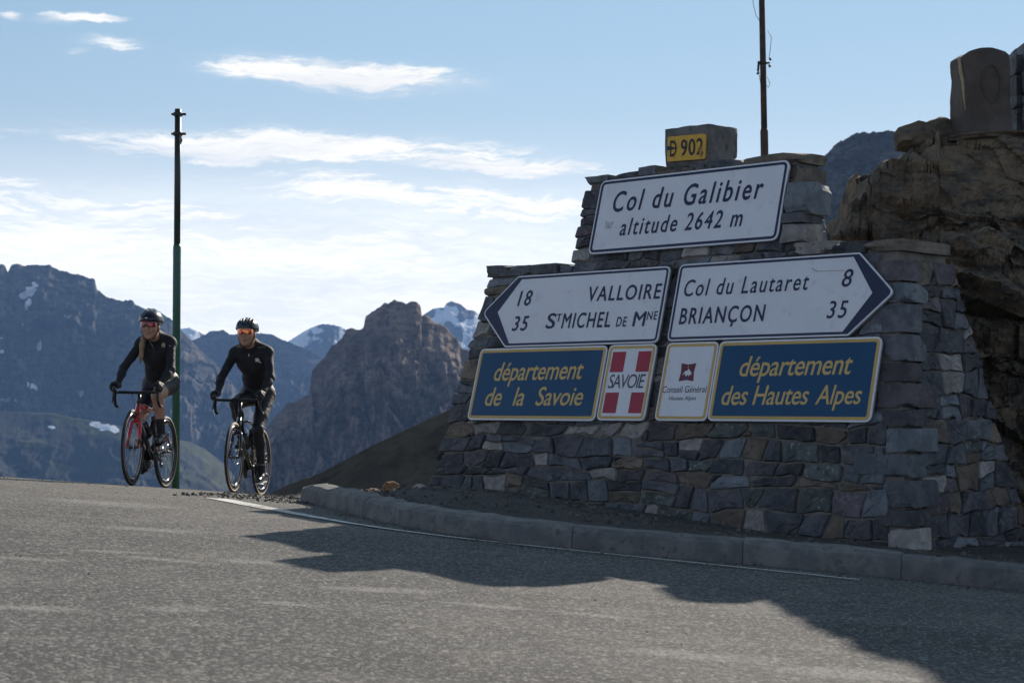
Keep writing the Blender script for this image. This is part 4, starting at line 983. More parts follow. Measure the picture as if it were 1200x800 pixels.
# ------------------------------------------------------------------ distance: hillside, crags, massif
def ridge(name, prof, D, front_, back_, base_el, m, label, amp, seed, fs, ncol=500, nrow=130, steep=1.6, crest=.25, jag=.004, gully=2.2, attr=None, wav=0.0, talus=.35, shape=None, blk=1.0):
    """prof: silhouette as (px, py) seen from the pass; D: distance of the crest line in metres"""
    pr_ = np.array(prof, float); px = np.linspace(pr_[0, 0], pr_[-1, 0], ncol); py = np.interp(px, pr_[:, 0], pr_[:, 1])
    ta = (px - 600) / F_PX; zc = np.array([tan_el(p) for p in py]) * D
    zc = zc + D * jag * (fbm(ta * D * fs * 3, ta * 0 + seed, o=6, seed=seed, gain=.62))
    Dc = D * (1 + wav * fbm(ta * 9, ta * 0 + 4, o=2, seed=seed + 3))
    s_ = np.r_[np.linspace(0, 1, nrow), 1 + np.linspace(.02, 1, 24)]           # 0 base front, 1 crest, 2 back
    rr_ = np.where(s_[:, None] <= 1, Dc[None] - front_ * (1 - s_[:, None]), Dc[None] + back_ * (s_[:, None] - 1))
    zb_ = base_el * (D - front_)
    if shape is None: f_ = talus * s_ + (1 - talus) * np.clip(s_, 0, 1) ** steep
    else: f_ = np.interp(s_, *zip(*shape))
    f_ = np.where(s_ <= 1, f_, 1 - (s_ - 1) ** 1.2)
    Zr = zb_ + (zc[None] - zb_) * f_[:, None]
    Xr = ta[None] * rr_; e_ = np.clip((1 - s_) * 4, 0, 1) ** .8 * crest + (1 - crest) * np.clip((1 - s_) * 2.2, 0, 1); e_ = np.where(s_ > 1, np.clip(s_ - 1, 0, 1), e_)
    _w, cb = worley(Xr * fs * 1.6 + 3, rr_ * fs * .8, Zr * fs * 3.2 + .3 * Xr * fs, seed); _w2, cb2 = worley(Xr * fs * 4, rr_ * fs * 2, Zr * fs * 7, seed + 3)
    wx = fbm(Xr * fs * .7, rr_ * fs * .7, o=3, seed=seed + 11) * .35
    n1 = fbm(Xr * fs + wx, rr_ * fs / gully + wx, Zr * fs * .5, o=7, seed=seed + 1, gain=.56, ridge=True) + .8 * fbm(Xr * fs * .3, rr_ * fs * .2, Zr * fs * .2, o=2, seed=seed + 21)
    Zn = Zr + amp * e_[:, None] * (n1 - .75)
    zc_n = amp * e_[:, None] * (.30 * cb + .14 * cb2 - .25 * _w) * blk
    Zn = Zn + zc_n * .35
    rr2 = rr_ - zc_n * 1.6 - amp * .8 * e_[:, None] * fbm(Xr * fs * 1.7, Zr * fs * 1.1, rr_ * fs * .4, o=6, seed=seed + 5, gain=.58, ridge=True)
    V = np.stack([ta[None] * rr2, rr2, Zn], -1)
    o_ = link(name, V.reshape(-1, 3), grid_faces(len(s_), ncol), m, kind='structure', label=label, base=(0, D, zb_), smooth=True)
    if attr:
        pyv = 0; dirx = V[..., 0] / V[..., 1] * F_PX + 600; el_ = V[..., 2] / V[..., 1]; pyv = HORIZON - el_ * F_PX
        for nm, fn in attr.items():
            at_ = o_.data.attributes.new(nm, 'FLOAT', 'POINT'); at_.data.foreach_set('value', np.clip(fn(dirx, pyv, V), 0, 1).ravel().astype(np.float32))
    return o_
def mtn_mat(name, c1, c2, c3, sc, bd, snow=(.88, .90, .93), grass=(.10, .115, .035)):
    m = bpy.data.materials.new(name); m.use_nodes = True; q = NG(m.node_tree); L_ = m.node_tree.links
    b = m.node_tree.nodes['Principled BSDF']; v = q.n('ShaderNodeTexCoord').outputs['Object']
    mp = q.n('ShaderNodeMapping'); L_.new(v, mp.inputs[0]); mp.inputs['Scale'].default_value = (1, 1, 3.0); mp.inputs['Rotation'].default_value = (.1, .25, 0)
    mp2 = q.n('ShaderNodeMapping'); L_.new(v, mp2.inputs[0]); mp2.inputs['Scale'].default_value = (1, .6, .35)
    n1 = q.noise(v, sc, 6, .6, .3); n2 = q.noise(mp.outputs[0], sc * 3, 7, .65, .2); n3 = q.noise(mp2.outputs[0], sc * 5, 7, .68, .4)
    c = q.mix(q.ss(n1, .4, .6), c1, c2); c = q.mix(q.m('MULTIPLY', q.ss(n2, .48, .6), .7), c, c3); c = q.mix(q.m('MULTIPLY', q.ss(n3, .5, .62), .55), c, tuple(x * .4 for x in c1))
    ga = q.n('ShaderNodeAttribute', attribute_name='grass'); sa = q.n('ShaderNodeAttribute', attribute_name='snow')
    gf = q.ss(q.m('ADD', ga.outputs['Fac'], q.m('MULTIPLY', q.m('SUBTRACT', n3, .5), .9)), .42, .6)
    gcol = q.mix(q.ss(n2, .4, .62), grass, tuple(x * .55 for x in grass))
    c = q.mix(gf, c, gcol)
    sf = q.ss(q.m('ADD', sa.outputs['Fac'], q.m('MULTIPLY', q.m('SUBTRACT', n3, .5), .8)), .46, .54)
    c = q.mix(sf, c, snow)
    L_.new(c, b.inputs['Base Color']); b.inputs['Roughness'].default_value = .95; b.inputs['Specular IOR Level'].default_value = .1
    bn = q.n('ShaderNodeBump'); bn.inputs['Strength'].default_value = .8; bn.inputs['Distance'].default_value = bd
    L_.new(q.m('ADD', n2, n3), bn.inputs['Height']); L_.new(bn.outputs[0], b.inputs['Normal']); return m
def blob(cx, cy, rx, ry, tilt=0):
    t = R(tilt); ct, st2 = math.cos(t), math.sin(t)
    return lambda X_, Y_: np.clip(1.3 - np.hypot(((X_ - cx) * ct + (Y_ - cy) * st2) / rx, (-(X_ - cx) * st2 + (Y_ - cy) * ct) / ry), 0, 1)
def blobs(L_): 
    fs_ = [blob(*a) for a in L_]
    return lambda X_, Y_, V_: (lambda m_: m_ + (m_ > 0) * .6 * fbm(X_ * .11, Y_ * .2, o=4, seed=8))(np.max([f(X_, Y_) for f in fs_], axis=0))
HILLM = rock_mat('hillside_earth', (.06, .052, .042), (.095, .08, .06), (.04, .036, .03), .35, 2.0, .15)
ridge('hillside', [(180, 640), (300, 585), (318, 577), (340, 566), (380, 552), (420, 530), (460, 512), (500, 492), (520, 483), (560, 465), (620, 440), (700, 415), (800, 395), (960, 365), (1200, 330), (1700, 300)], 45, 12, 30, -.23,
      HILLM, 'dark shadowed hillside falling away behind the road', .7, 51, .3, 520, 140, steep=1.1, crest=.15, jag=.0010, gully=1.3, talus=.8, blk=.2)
M_CR = mtn_mat('crag_rock', (.15, .112, .09), (.25, .185, .145), (.075, .06, .052), .018, 3)  # rock tones, their contrast widened to stand in for shading on the ribs
ridge('crag', [(240, 640), (270, 570), (290, 530), (303, 512), (315, 498), (326, 484), (337, 472), (348, 469), (362, 462), (364, 448), (366, 435), (374, 424), (381, 418), (388, 407), (401, 397), (406, 388), (411, 387), (420, 387), (426, 386), (428, 374), (437, 366), (446, 360), (451, 355), (455, 357), (462, 351), (470, 354), (476, 356), (482, 353), (488, 354), (493, 360), (494, 370), (501, 371), (509, 377), (523, 384), (530, 392), (536, 396), (540, 406), (550, 412), (575, 432), (640, 480), (720, 560), (760, 640)], 2400, 620, 500, -.14,
      M_CR, 'brown rocky crag rising in the middle distance', 75, 61, .017, 600, 240, crest=.15, jag=.0019, gully=2.4, wav=.05,
      shape=[(0, 0), (.3, .18), (.5, .30), (.62, .45), (.72, .52), (.85, .78), (1, 1)])
ridge('far_crag', [(840, 420), (880, 330), (915, 230), (930, 208), (942, 199), (949, 193), (952, 191), (954, 183), (957, 191), (965, 185), (975, 175), (988, 165), (993, 160), (1000, 158), (1010, 156), (1035, 154), (1042, 153), (1055, 155), (1061, 163), (1066, 169), (1080, 172), (1110, 190), (1180, 230), (1300, 330)], 1500, 380, 300, -.05,
      mtn_mat('far_crag_rock', (.08, .08, .08), (.13, .125, .12), (.05, .05, .05), .04, 1.6), 'grey crag with a jagged top behind the wall on the right', 16, 71, .045, 380, 200, crest=.25, jag=.0026, gully=3.5)
M_L = mtn_mat('massif_rock', (.07, .064, .06), (.13, .115, .10), (.035, .034, .034), .009, 6)
snL = blobs([(34, 340, 14, 6, -38), (33, 356, 4, 9, 20), (46, 406, 4, 6, 0), (38, 453, 10, 4, 12), (8, 468, 12, 2.5, 8), (95, 461, 9, 3, 38), (2, 412, 3, 2, 0), (26, 380, 2, 2, 0), (2, 396, 3, 2, 0)])
ridge('massif', [(-420, 420), (-300, 350), (-200, 330), (-120, 322), (-60, 330), (-30, 318), (0, 308), (5, 309), (8, 317), (12, 307), (22, 306), (45, 309), (56, 308), (66, 313), (80, 316), (100, 322), (110, 325), (113, 338), (130, 346), (143, 351), (147, 349), (155, 350), (158, 355), (180, 361), (200, 372), (215, 386), (228, 400), (250, 424), (290, 470), (350, 560), (380, 620)], 5200, 1150, 900, -.11,
      M_L, 'long blue rock massif with snow patches on the left', 170, 81, .0075, 700, 260, crest=.3, jag=.0030, gully=2.2, wav=.04,
      shape=[(0, 0), (.35, .2), (.55, .36), (.7, .56), (.85, .8), (1, 1)], attr={'snow': snL, 'grass': lambda a, b, c: a * 0})
ridge('mid_ridge', [(120, 470), (190, 410), (215, 399), (228, 399), (240, 392), (246, 388), (262, 387), (270, 391), (285, 392), (300, 390), (318, 391), (332, 398), (350, 406), (366, 412), (378, 420), (390, 450), (440, 520), (500, 600)], 6800, 1100, 900, -.08,
      mtn_mat('mid_ridge_rock', (.07, .064, .06), (.12, .105, .095), (.035, .034, .034), .008, 6), 'blue ridge seen between the two cyclists', 110, 91, .007, 460, 190, crest=.25, jag=.0014, gully=2.2)
snF = lambda a, b, V_: sstep(V_[..., 2] / V_[..., 1], .022, .034) * (.55 + .5 * fbm(a * .06, b * .06, o=3, seed=5))
ridge('far_peaks', [(60, 470), (190, 396), (204, 390), (210, 386), (222, 384), (240, 392), (270, 402), (310, 406), (335, 402), (350, 392), (365, 384), (378, 380), (392, 380), (408, 388), (430, 400), (470, 388), (495, 370), (508, 362), (520, 360), (523, 355), (529, 352), (540, 357), (546, 362), (556, 364), (580, 382), (640, 440), (760, 520)], 9000, 1300, 900, -.015,
      mtn_mat('far_peak_rock', (.12, .115, .115), (.15, .145, .14), (.09, .09, .09), .0014, 40), 'far hazy peaks streaked with snow on the horizon', 130, 101, .005, 520, 110, crest=.3, jag=.0008, gully=2.0, attr={'snow': snF, 'grass': lambda a, b, c: a * 0})
snA = blobs([(128, 501, 18, 5, 8), (112, 496, 8, 3, 0), (60, 500, 6, 2.5, 10)])
grA = blobs([(80, 492, 60, 9, 10), (150, 512, 90, 9, 14), (225, 520, 60, 12, 25), (240, 535, 55, 8, 35), (75, 546, 26, 4, 20), (255, 560, 30, 9, 55), (200, 545, 40, 7, 30), (40, 520, 40, 5, 5), (140, 550, 18, 3, 5)])
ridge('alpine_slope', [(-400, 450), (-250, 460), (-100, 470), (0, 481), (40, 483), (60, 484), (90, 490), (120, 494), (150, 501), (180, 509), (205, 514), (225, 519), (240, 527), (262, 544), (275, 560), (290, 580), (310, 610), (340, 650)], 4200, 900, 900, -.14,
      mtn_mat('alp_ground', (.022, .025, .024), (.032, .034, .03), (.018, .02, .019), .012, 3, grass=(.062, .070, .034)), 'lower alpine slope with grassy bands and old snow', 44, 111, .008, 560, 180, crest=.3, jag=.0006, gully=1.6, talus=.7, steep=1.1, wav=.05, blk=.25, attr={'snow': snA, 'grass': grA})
# ground under everything, out to the horizon
ang = np.linspace(0, 2 * math.pi, 181)[:-1]; rad = np.r_[0.01, 8, 16, 26, 40, 60, 90, 150, 250, 400, 700, 1100, 1800, 3000, 3800, 4900, 6200, 8000, 9900]
A_, Rr = np.meshgrid(ang, rad); Xg, Yg = Rr * np.sin(A_), Rr * np.cos(A_)
drop = np.interp(Rr, [0, 16, 40, 90, 250, 700, 1800, 9900], [.6, 1.0, 4.0, 18, 70, 190, 420, 440]); rightup = sstep(np.sin(A_ - .35), .2, .9) * sstep(Rr, 14, 60)
Zg = np.where(Rr < 45, G(Xg, np.clip(Yg, -60, 60)), -.9) - drop * (1 - .75 * rightup) + 25 * sstep(Rr, 200, 2500) * fbm(Xg * .002, Yg * .002, o=4, seed=2)
link('ground', np.stack([Xg, Yg, Zg], -1).reshape(-1, 3), grid_faces(len(rad), 180, wrap=True, flip=True), mtn_mat('ground_earth', (.07, .07, .05), (.10, .09, .07), (.06, .06, .05), .004, 6), smooth=True, kind='structure', label='alpine ground falling away to the valley', base=(0, 0, -1))
# ------------------------------------------------------------------ bodies: blended limbs turned into one continuous skin
def surface_nets(Fv, org, h):
    S_ = Fv < 0; nx, ny, nz_ = Fv.shape
    cnt_ = np.zeros((nx - 1, ny - 1, nz_ - 1), int)
    for i in (0, 1):
        for j in (0, 1):
            for k_ in (0, 1): cnt_ += S_[i:nx - 1 + i, j:ny - 1 + j, k_:nz_ - 1 + k_]
    cell = (cnt_ > 0) & (cnt_ < 8); idx = -np.ones(cell.shape, int); cc = np.argwhere(cell); idx[cell] = np.arange(len(cc))
    acc = np.zeros((len(cc), 3)); num = np.zeros(len(cc)); a, b, c = cc.T
    for ax in range(3):
        for p in (0, 1):
            for q_ in (0, 1):
                o0 = [0, 0, 0]; oth = [i for i in range(3) if i != ax]; o0[oth[0]] = p; o0[oth[1]] = q_; o1 = list(o0); o1[ax] = 1
                f0 = Fv[a + o0[0], b + o0[1], c + o0[2]]; f1 = Fv[a + o1[0], b + o1[1], c + o1[2]]; m_ = (f0 < 0) != (f1 < 0)
                t = np.where(m_, f0 / np.where(m_, f0 - f1, 1), 0); pos = np.tile(np.array(o0, float), (len(cc), 1)); pos[:, ax] = t
                acc += pos * m_[:, None]; num += m_
    V = (cc + acc / num[:, None]) * h + np.array(org); Fs = []
    for ax in range(3):
        sl0 = [slice(None)] * 3; sl1 = [slice(None)] * 3; sl0[ax] = slice(0, -1); sl1[ax] = slice(1, None)
        A_, B_ = S_[tuple(sl0)], S_[tuple(sl1)]; e = np.argwhere(A_ != B_); oth = [(ax + 1) % 3, (ax + 2) % 3]
        ok_ = (e[:, oth[0]] > 0) & (e[:, oth[1]] > 0) & (e[:, oth[0]] < Fv.shape[oth[0]] - 1) & (e[:, oth[1]] < Fv.shape[oth[1]] - 1); e = e[ok_]
        def ci(d0, d1):
            q_ = e.copy(); q_[:, oth[0]] += d0; q_[:, oth[1]] += d1; return idx[q_[:, 0], q_[:, 1], q_[:, 2]]
        quad = np.stack([ci(-1, -1), ci(0, -1), ci(0, 0), ci(-1, 0)], 1); fl = A_[e[:, 0], e[:, 1], e[:, 2]]
        quad[~fl] = quad[~fl][:, ::-1]; Fs.append(quad)
    Fq = np.vstack(Fs); return V, Fq[(Fq >= 0).all(1)]
class SDF:
    """rounded cones and ellipsoids, smoothly joined; every piece carries a material tag"""
    def __init__(s, lo, hi, h):
        s.h = h; s.lo = np.array(lo, float); ax = [np.arange(lo[i], hi[i], h) for i in range(3)]; s.ax = ax
        s.D = np.full([len(a) for a in ax], 9.0); s.T = np.zeros(s.D.shape, np.int8); s.B = np.full(s.D.shape, 9.0)
    def _sub(s, lo, hi, m_=.07):
        sl = tuple(slice(max(0, int((lo[i] - m_ - s.lo[i]) / s.h)), max(1, int((hi[i] + m_ - s.lo[i]) / s.h) + 2)) for i in range(3))
        return sl, np.meshgrid(*[s.ax[i][sl[i]] for i in range(3)], indexing='ij')
    def _join(s, sl, d_, k_, tg, cut=False):
        A_ = s.D[sl]
        if cut: s.D[sl] = np.maximum(A_, -d_); return
        h_ = np.clip(.5 + .5 * (A_ - d_) / k_, 0, 1); s.D[sl] = A_ * (1 - h_) + d_ * h_ - k_ * h_ * (1 - h_)
        b_ = s.B[sl]; w = d_ < b_; b_[w] = d_[w]; t_ = s.T[sl]; t_[w] = tg
    def cone(s, a, b, ra, rb, tg=0, k=.025, flat=None, cut=False):
        a, b = np.array(a, float), np.array(b, float); r_ = max(ra, rb); sl, (X_, Y_, Z_) = s._sub(np.minimum(a, b) - r_, np.maximum(a, b) + r_)
        ab = b - a; P_ = np.stack([X_ - a[0], Y_ - a[1], Z_ - a[2]], -1); t = np.clip((P_ @ ab) / max(ab @ ab, 1e-9), 0, 1)
        d_ = P_ - t[..., None] * ab
        if flat is not None:
            ax_, f_ = flat; ax_ = np.array(ax_, float); ax_ /= np.linalg.norm(ax_); c_ = d_ @ ax_; d_ = d_ + ((1 / f_ - 1) * c_)[..., None] * ax_
        s._join(sl, np.linalg.norm(d_, axis=-1) - (ra + (rb - ra) * t), k, tg, cut); return s
    def ell(s, c, r_, tg=0, k=.025, rot=None, cut=False):
        c = np.array(c, float); r_ = np.array(r_, float); m_ = r_.max(); sl, (X_, Y_, Z_) = s._sub(c - m_, c + m_)
        P_ = np.stack([X_ - c[0], Y_ - c[1], Z_ - c[2]], -1)
        if rot is not None: P_ = P_ @ np.array(rot)
        q_ = np.linalg.norm(P_ / r_, axis=-1); g_ = np.linalg.norm(P_ / r_ ** 2, axis=-1) + 1e-9
        s._join(sl, q_ * (q_ - 1) / g_, k, tg, cut); return s
    def mesh(s):
        V, Fq = surface_nets(s.D, s.lo, s.h); c = V[Fq].mean(1); ii = [np.clip(((c[:, i] - s.lo[i]) / s.h + .5).astype(int), 0, s.D.shape[i] - 1) for i in range(3)]
        return V, Fq, s.T[ii[0], ii[1], ii[2]]
def relax(V, Fq, n=2, lam=.5):
    e = np.vstack([Fq[:, [0, 1]], Fq[:, [1, 2]], Fq[:, [2, 3]], Fq[:, [3, 0]]])
    for _ in range(n):
        a = np.zeros_like(V); c = np.zeros(len(V))
        np.add.at(a, e[:, 0], V[e[:, 1]]); np.add.at(c, e[:, 0], 1); np.add.at(a, e[:, 1], V[e[:, 0]]); np.add.at(c, e[:, 1], 1)
        V = V + lam * (a / np.maximum(c, 1)[:, None] - V)
    return V
def to_world(M, V):
    Mn = np.array(M); return np.asarray(V) @ Mn[:3, :3].T + Mn[:3, 3]

# materials of the riders and their machines
JERSEY = mat('black_jersey', (.010, .010, .013), (.017, .017, .020), 14, .72, .35, 60, bdist=.006, spec=.35)
TIGHT = mat('black_lycra', (.007, .007, .009), (.012, .012, .014), 12, .62, .2, 50, bdist=.004)
SKIN = mat('skin', (.42, .24, .165), (.36, .19, .125), 9, .5, .1, 80, bdist=.002)
LIPS = mat('lips', (.22, .07, .06), rough=.5)
HAIR = mat('blond_hair', (.30, .20, .10), (.18, .11, .055), 30, .55, .8, 160, stretch=(1, 1, .15))
HELM = mat('helmet_shell', (.008, .011, .020), (.010, .014, .026), 9, .3, coat=.25, spec=.35)
HELMD = mat('helmet_inner', (.004, .004, .005), rough=.8)
GLOVE = mat('glove', (.010, .010, .011), (.016, .016, .018), 40, .65, .3, 120, bdist=.002)
SHOE = mat('black_shoe', (.012, .012, .014), rough=.3, coat=.3)
SHOEW = mat('silver_strap', (.55, .56, .58), rough=.3, metal=.3)
def lens(name, c1, c2):
    return mat(name, c1, c2, 26, .12, metal=.55, lo=.42, hi=.58, coat=.6)
LENSR, LENSO = lens('red_lens', (.26, .018, .015), (.07, .010, .02)), lens('orange_lens', (.55, .05, .015), (.70, .24, .03))
EMB = mat('emblem_white', (.62, .60, .55), rough=.6)
EMB2 = mat('emblem_tan', (.40, .34, .26), (.22, .19, .15), 60, .6)
TYRE = mat('tyre_rubber', (.014, .014, .014), (.022, .021, .020), 40, .7)
WALLB, WALLT = mat('sidewall_brown', (.10, .075, .055), rough=.7), mat('sidewall_tan', (.32, .22, .13), rough=.7)
RIM = mat('carbon_rim', (.012, .012, .014), rough=.16, coat=.7)
SPK = mat('spoke_steel', (.03, .03, .032), rough=.3, metal=.9)
ALLOY = mat('alloy', (.45, .45, .46), rough=.25, metal=1.0)
BLKM = mat('black_component', (.012, .012, .013), rough=.3, coat=.3)
FRED, FBLK = mat('red_frame_paint', (.55, .012, .025), (.48, .010, .02), 8, .22, coat=.8), mat('black_frame_paint', (.012, .012, .014), rough=.18, coat=.8)
TAPE = mat('bar_tape', (.013, .013, .013), rough=.8)
WHT, BLU = mat('decal_white', (.75, .75, .76), rough=.4), mat('decal_blue', (.01, .04, .35), rough=.4)

BBX, RH, FH, WR = (0, .41, .27), (0, 0, .34), (0, .985, .34), .311
def wheel(M, root, c, side_m, disc_side=-1, steer=0.0, rear=False):
    """tyre, rim and spokes about the hub c"""
    st = Matrix.Translation(Vector(c)) @ Matrix.Rotation(steer, 4, 'Z')
    def w_out(mb, nm, m_, par, **kw): mb.xf(M @ st); return mb.out(nm, m_, par, **kw)
    wroot = w_out(MB().torus((0, 0, 0), (1, 0, 0), .311, [(-.004, -.009), (.004, -.0115), (.012, -.0125), (.022, -.009), (.029, 0), (.022, .009), (.012, .0125), (.004, .0115), (-.004, .009)], 64), 'wheel', TYRE, root)
    wroot_part = wroot
    mb = MB()
    for s_ in (-1, 1): mb.torus((0, 0, 0), (1, 0, 0), .311, [(.001, s_ * .0118), (.008, s_ * .0136), (.018, s_ * .0118), (.008, s_ * .0110)], 64)
    w_out(mb, 'sidewall', side_m, wroot_part, kind=None)
    w_out(MB().torus((0, 0, 0), (1, 0, 0), .311, [(-.002, -.0105), (-.02, -.0125), (-.04, -.008), (-.052, 0), (-.04, .008), (-.02, .0125), (-.002, .0105)], 64), 'rim', RIM, wroot_part)
    mb = MB(); mb.lathe((-.05, 0, 0), (1, 0, 0), [(0, 0), (.011, 0), (.011, .02), (.022, .022), (.022, .028), (.013, .032), (.013, .068), (.022, .072), (.022, .078), (.011, .08), (.011, .1), (0, .1)], 14); w_out(mb, 'hub', BLKM, wroot_part)
    mb = MB(); ns = 20
    for k_ in range(ns):
        a = 2 * math.pi * k_ / ns; a2 = a + (.18 if k_ % 2 else -.18) * (1 if k_ % 4 < 2 else -1); s_ = 1 if k_ % 2 else -1
        mb.tube([(s_ * .024, .02 * math.cos(a2), .02 * math.sin(a2)), (0, .262 * math.cos(a), .262 * math.sin(a))], .0012, 4)
    w_out(mb, 'spokes', SPK, wroot_part, kind='stuff')
    mb = MB(); dr = .07 if not rear else .07
    mb.torus((.028 * disc_side, 0, 0), (1, 0, 0), dr, [(-.012, -.001), (.008, -.001), (.008, .001), (-.012, .001)], 32); w_out(mb, 'brake_disc', ALLOY, wroot_part)
def bicycle(M, name, label, frame_m, fork_m, side_m, crank, bar_z, bar_y, saddle_z, steer=0.0, dark_down=None, decal=True, bar_w=.205):
    root = thing(name, M, label, 'bicycle', 'road bicycles'); lo_h, hi_h = (0, .872, .595), (0, .828, .735)
    W_ = lambda mb, nm, m_, par=root, **kw: mb.xf(M).out(nm, m_, par, **kw)
    F_ = W_(MB().tube([(0, .845, .705), (0, .60, .735 - .02), (0, .285, .70)], [.019, .017, .015], 12), 'top_tube', frame_m)
    W_(MB().tube([(0, .868, .61), (0, .64, .44), BBX], [.026, .029, .027], 12), 'down_tube', dark_down or frame_m)
    W_(MB().tube([BBX, (0, .335, .51), (0, .275, .745)], [.022, .018, .017], 12), 'seat_tube', dark_down or frame_m)
    W_(MB().tube([lo_h, hi_h], [.027, .023], 14), 'head_tube', frame_m)
    for s_ in (-1, 1):
        W_(MB().tube([(s_ * .016, .288, .66), (s_ * .045, .14, .5), (s_ * .062, .0, .34)], [.010, .009, .009], 8), 'seat_stay', frame_m)
        W_(MB().tube([(s_ * .03, .37, .275), (s_ * .05, .2, .30), (s_ * .062, .0, .34)], [.012, .010, .010], 8), 'chain_stay', dark_down or frame_m)
    def st_m(mb): return mb.xf(Matrix.Translation((0, .88, 0)) @ Matrix.Rotation(steer, 4, 'Z') @ Matrix.Translation((0, -.88, 0)))
    mb = MB(); mb.tube([(0, .87, .60), (0, .885, .575)], [.026, .030], 12)
    for s_ in (-1, 1): mb.tube([(s_ * .010, .882, .59), (s_ * .038, .895, .56), (s_ * .046, .925, .48), (s_ * .051, .985, .34)], [.020, .017, .015, .010], 10)
    W_(st_m(mb), 'fork', fork_m)
    W_(MB().tube([(0, .278, .735), (0, .215, saddle_z - .04)], .0145, 10), 'seat_post', BLKM)
    s = SDF((-.1, 0, saddle_z - .08), (.1, .38, saddle_z + .06), .008); s.ell((0, .13, saddle_z), (.068, .085, .022)); s.cone((0, .15, saddle_z), (0, .33, saddle_z + .004), .034, .017, k=.04)
    V, Fq, t_ = s.mesh(); link('saddle', to_world(M, relax(V, Fq, 2)), Fq, BLKM, root, smooth=True)
    # cockpit
    bz, by = bar_z - .035, bar_y - .075
    mb = MB(); mb.tube([(0, .826, .74), (0, .812, max(.78, bz - .02))], .018, 10); mb.tube([(0, .812, bz - .012), (0, by, bz)], [.019, .017], 10); W_(st_m(mb), 'stem', BLKM)
    hb = MB(); w_ = bar_w; pts = [(0, by, bz), (.06, by, bz), (w_ - .03, by, bz + .002), (w_ - .006, by + .02, bz), (w_, by + .06, bz), (w_, by + .09, bz - .012), (w_ + .004, by + .088, bz - .06), (w_ + .008, by + .055, bz - .105), (w_ + .010, by + .01, bz - .125), (w_ + .012, by - .03, bz - .125)]
    hb.tube([(-p[0], p[1], p[2]) for p in pts[::-1]] + pts[1:], .0135, 10); hbo = W_(st_m(hb), 'handlebar', TAPE)
    for s_ in (-1, 1):
        mb = MB(); mb.tube([(s_ * w_, by + .055, bz), (s_ * w_, by + .10, bz + .006), (s_ * w_, by + .135, bz + .022), (s_ * w_, by + .148, bz + .045)], [.015, .018, .017, .010], 10); W_(st_m(mb), 'brake_hood', BLKM, hbo)
        mb = MB(); mb.tube([(s_ * w_, by + .135, bz + .01), (s_ * (w_ + .004), by + .148, bz - .03), (s_ * (w_ + .010), by + .135, bz - .075), (s_ * (w_ + .014), by + .128, bz - .10)], [.006, .007, .006, .005], 8); W_(st_m(mb), 'brake_lever', BLKM, hbo)
        mb = MB(); mb.tube([(s_ * .03, by + .01, bz), (s_ * .05, by + .06, bz - .03), (s_ * .02, .87, .72), (s_ * .012, .885, .60)], .0025, 5); W_(st_m(mb), 'cable', BLKM, hbo)
    Ms = M @ (Matrix.Translation((0, .88, 0)) @ Matrix.Rotation(steer, 4, 'Z') @ Matrix.Translation((0, -.88, 0)))
    wheel(Ms, root, FH, side_m); wheel(M, root, RH, side_m, rear=True)
    W_(st_m(MB().box((-.062, .97, .40), (.02, .035, .05), bev=.006)), 'brake_caliper', BLKM)
    W_(MB().box((-.058, .045, .37), (.02, .05, .035), bev=.006), 'brake_caliper', BLKM)
    # drivetrain (right side = +x)
    dr = MB(); dr.lathe((.045, *BBX[1:]), (1, 0, 0), [(.02, 0), (.098, 0), (.103, .002), (.098, .004), (.02, .005)], 36)
    for k_ in range(24): a = 6.2832 * k_ / 24; dr.box((.047, BBX[1] + .104 * math.cos(a), BBX[2] + .104 * math.sin(a)), (.003, .006, .006))
    W_(dr, 'chainring', BLKM)
    for s_, a in ((-1, crank), (1, crank + math.pi)):
        e_ = (s_ * .075, BBX[1] + .17 * math.cos(a), BBX[2] + .17 * math.sin(a))
        cr = W_(MB().tube([(s_ * .058, *BBX[1:]), (s_ * .066, (BBX[1] + e_[1]) / 2, (BBX[2] + e_[2]) / 2), e_], [.016, .013, .011], 8), 'crank_arm', BLKM if frame_m is FBLK else ALLOY)
        mb = MB(); mb.tube([e_, (s_ * .13, e_[1], e_[2])], .007, 6); mb.box((s_ * .115, e_[1], e_[2] + .002), (.055, .075, .014), bev=.004); W_(mb, 'pedal', BLKM, cr)
    mb = MB(); mb.lathe((-.04, *BBX[1:]), (1, 0, 0), [(0, 0), (.024, 0), (.024, .08), (0, .08)], 14); W_(mb, 'bottom_bracket', BLKM)
    mb = MB()
    for k_, r_ in enumerate((.052, .046, .040, .034, .029, .024)): mb.lathe((.024 + .0045 * k_, 0, .34), (1, 0, 0), [(.012, 0), (r_, 0), (r_, .002), (.012, .002)], 24)
    W_(mb, 'cassette', ALLOY)
    mb = MB(); mb.tube([(.046, .41, .374), (.040, 0, .385)], .004, 5); mb.tube([(.046, .41, .166), (.040, .03, .245), (.040, -.01, .235)], .004, 5); mb.tube([(.040, -.01, .23), (.040, .028, .262), (.040, .05, .33)], .004, 5); W_(mb, 'chain', BLKM)
    mb = MB(); mb.tube([(.056, .0, .32), (.060, .012, .275), (.055, .022, .262)], [.012, .014, .010], 8)
    for c_ in ((.042, .022, .262), (.042, -.012, .215)): mb.lathe((c_[0] - .006, c_[1], c_[2]), (1, 0, 0), [(.002, 0), (.021, 0), (.021, .012), (.002, .012)], 14)
    mb.tube([(.052, .022, .262), (.052, -.012, .215)], .009, 6); W_(mb, 'rear_derailleur', BLKM)
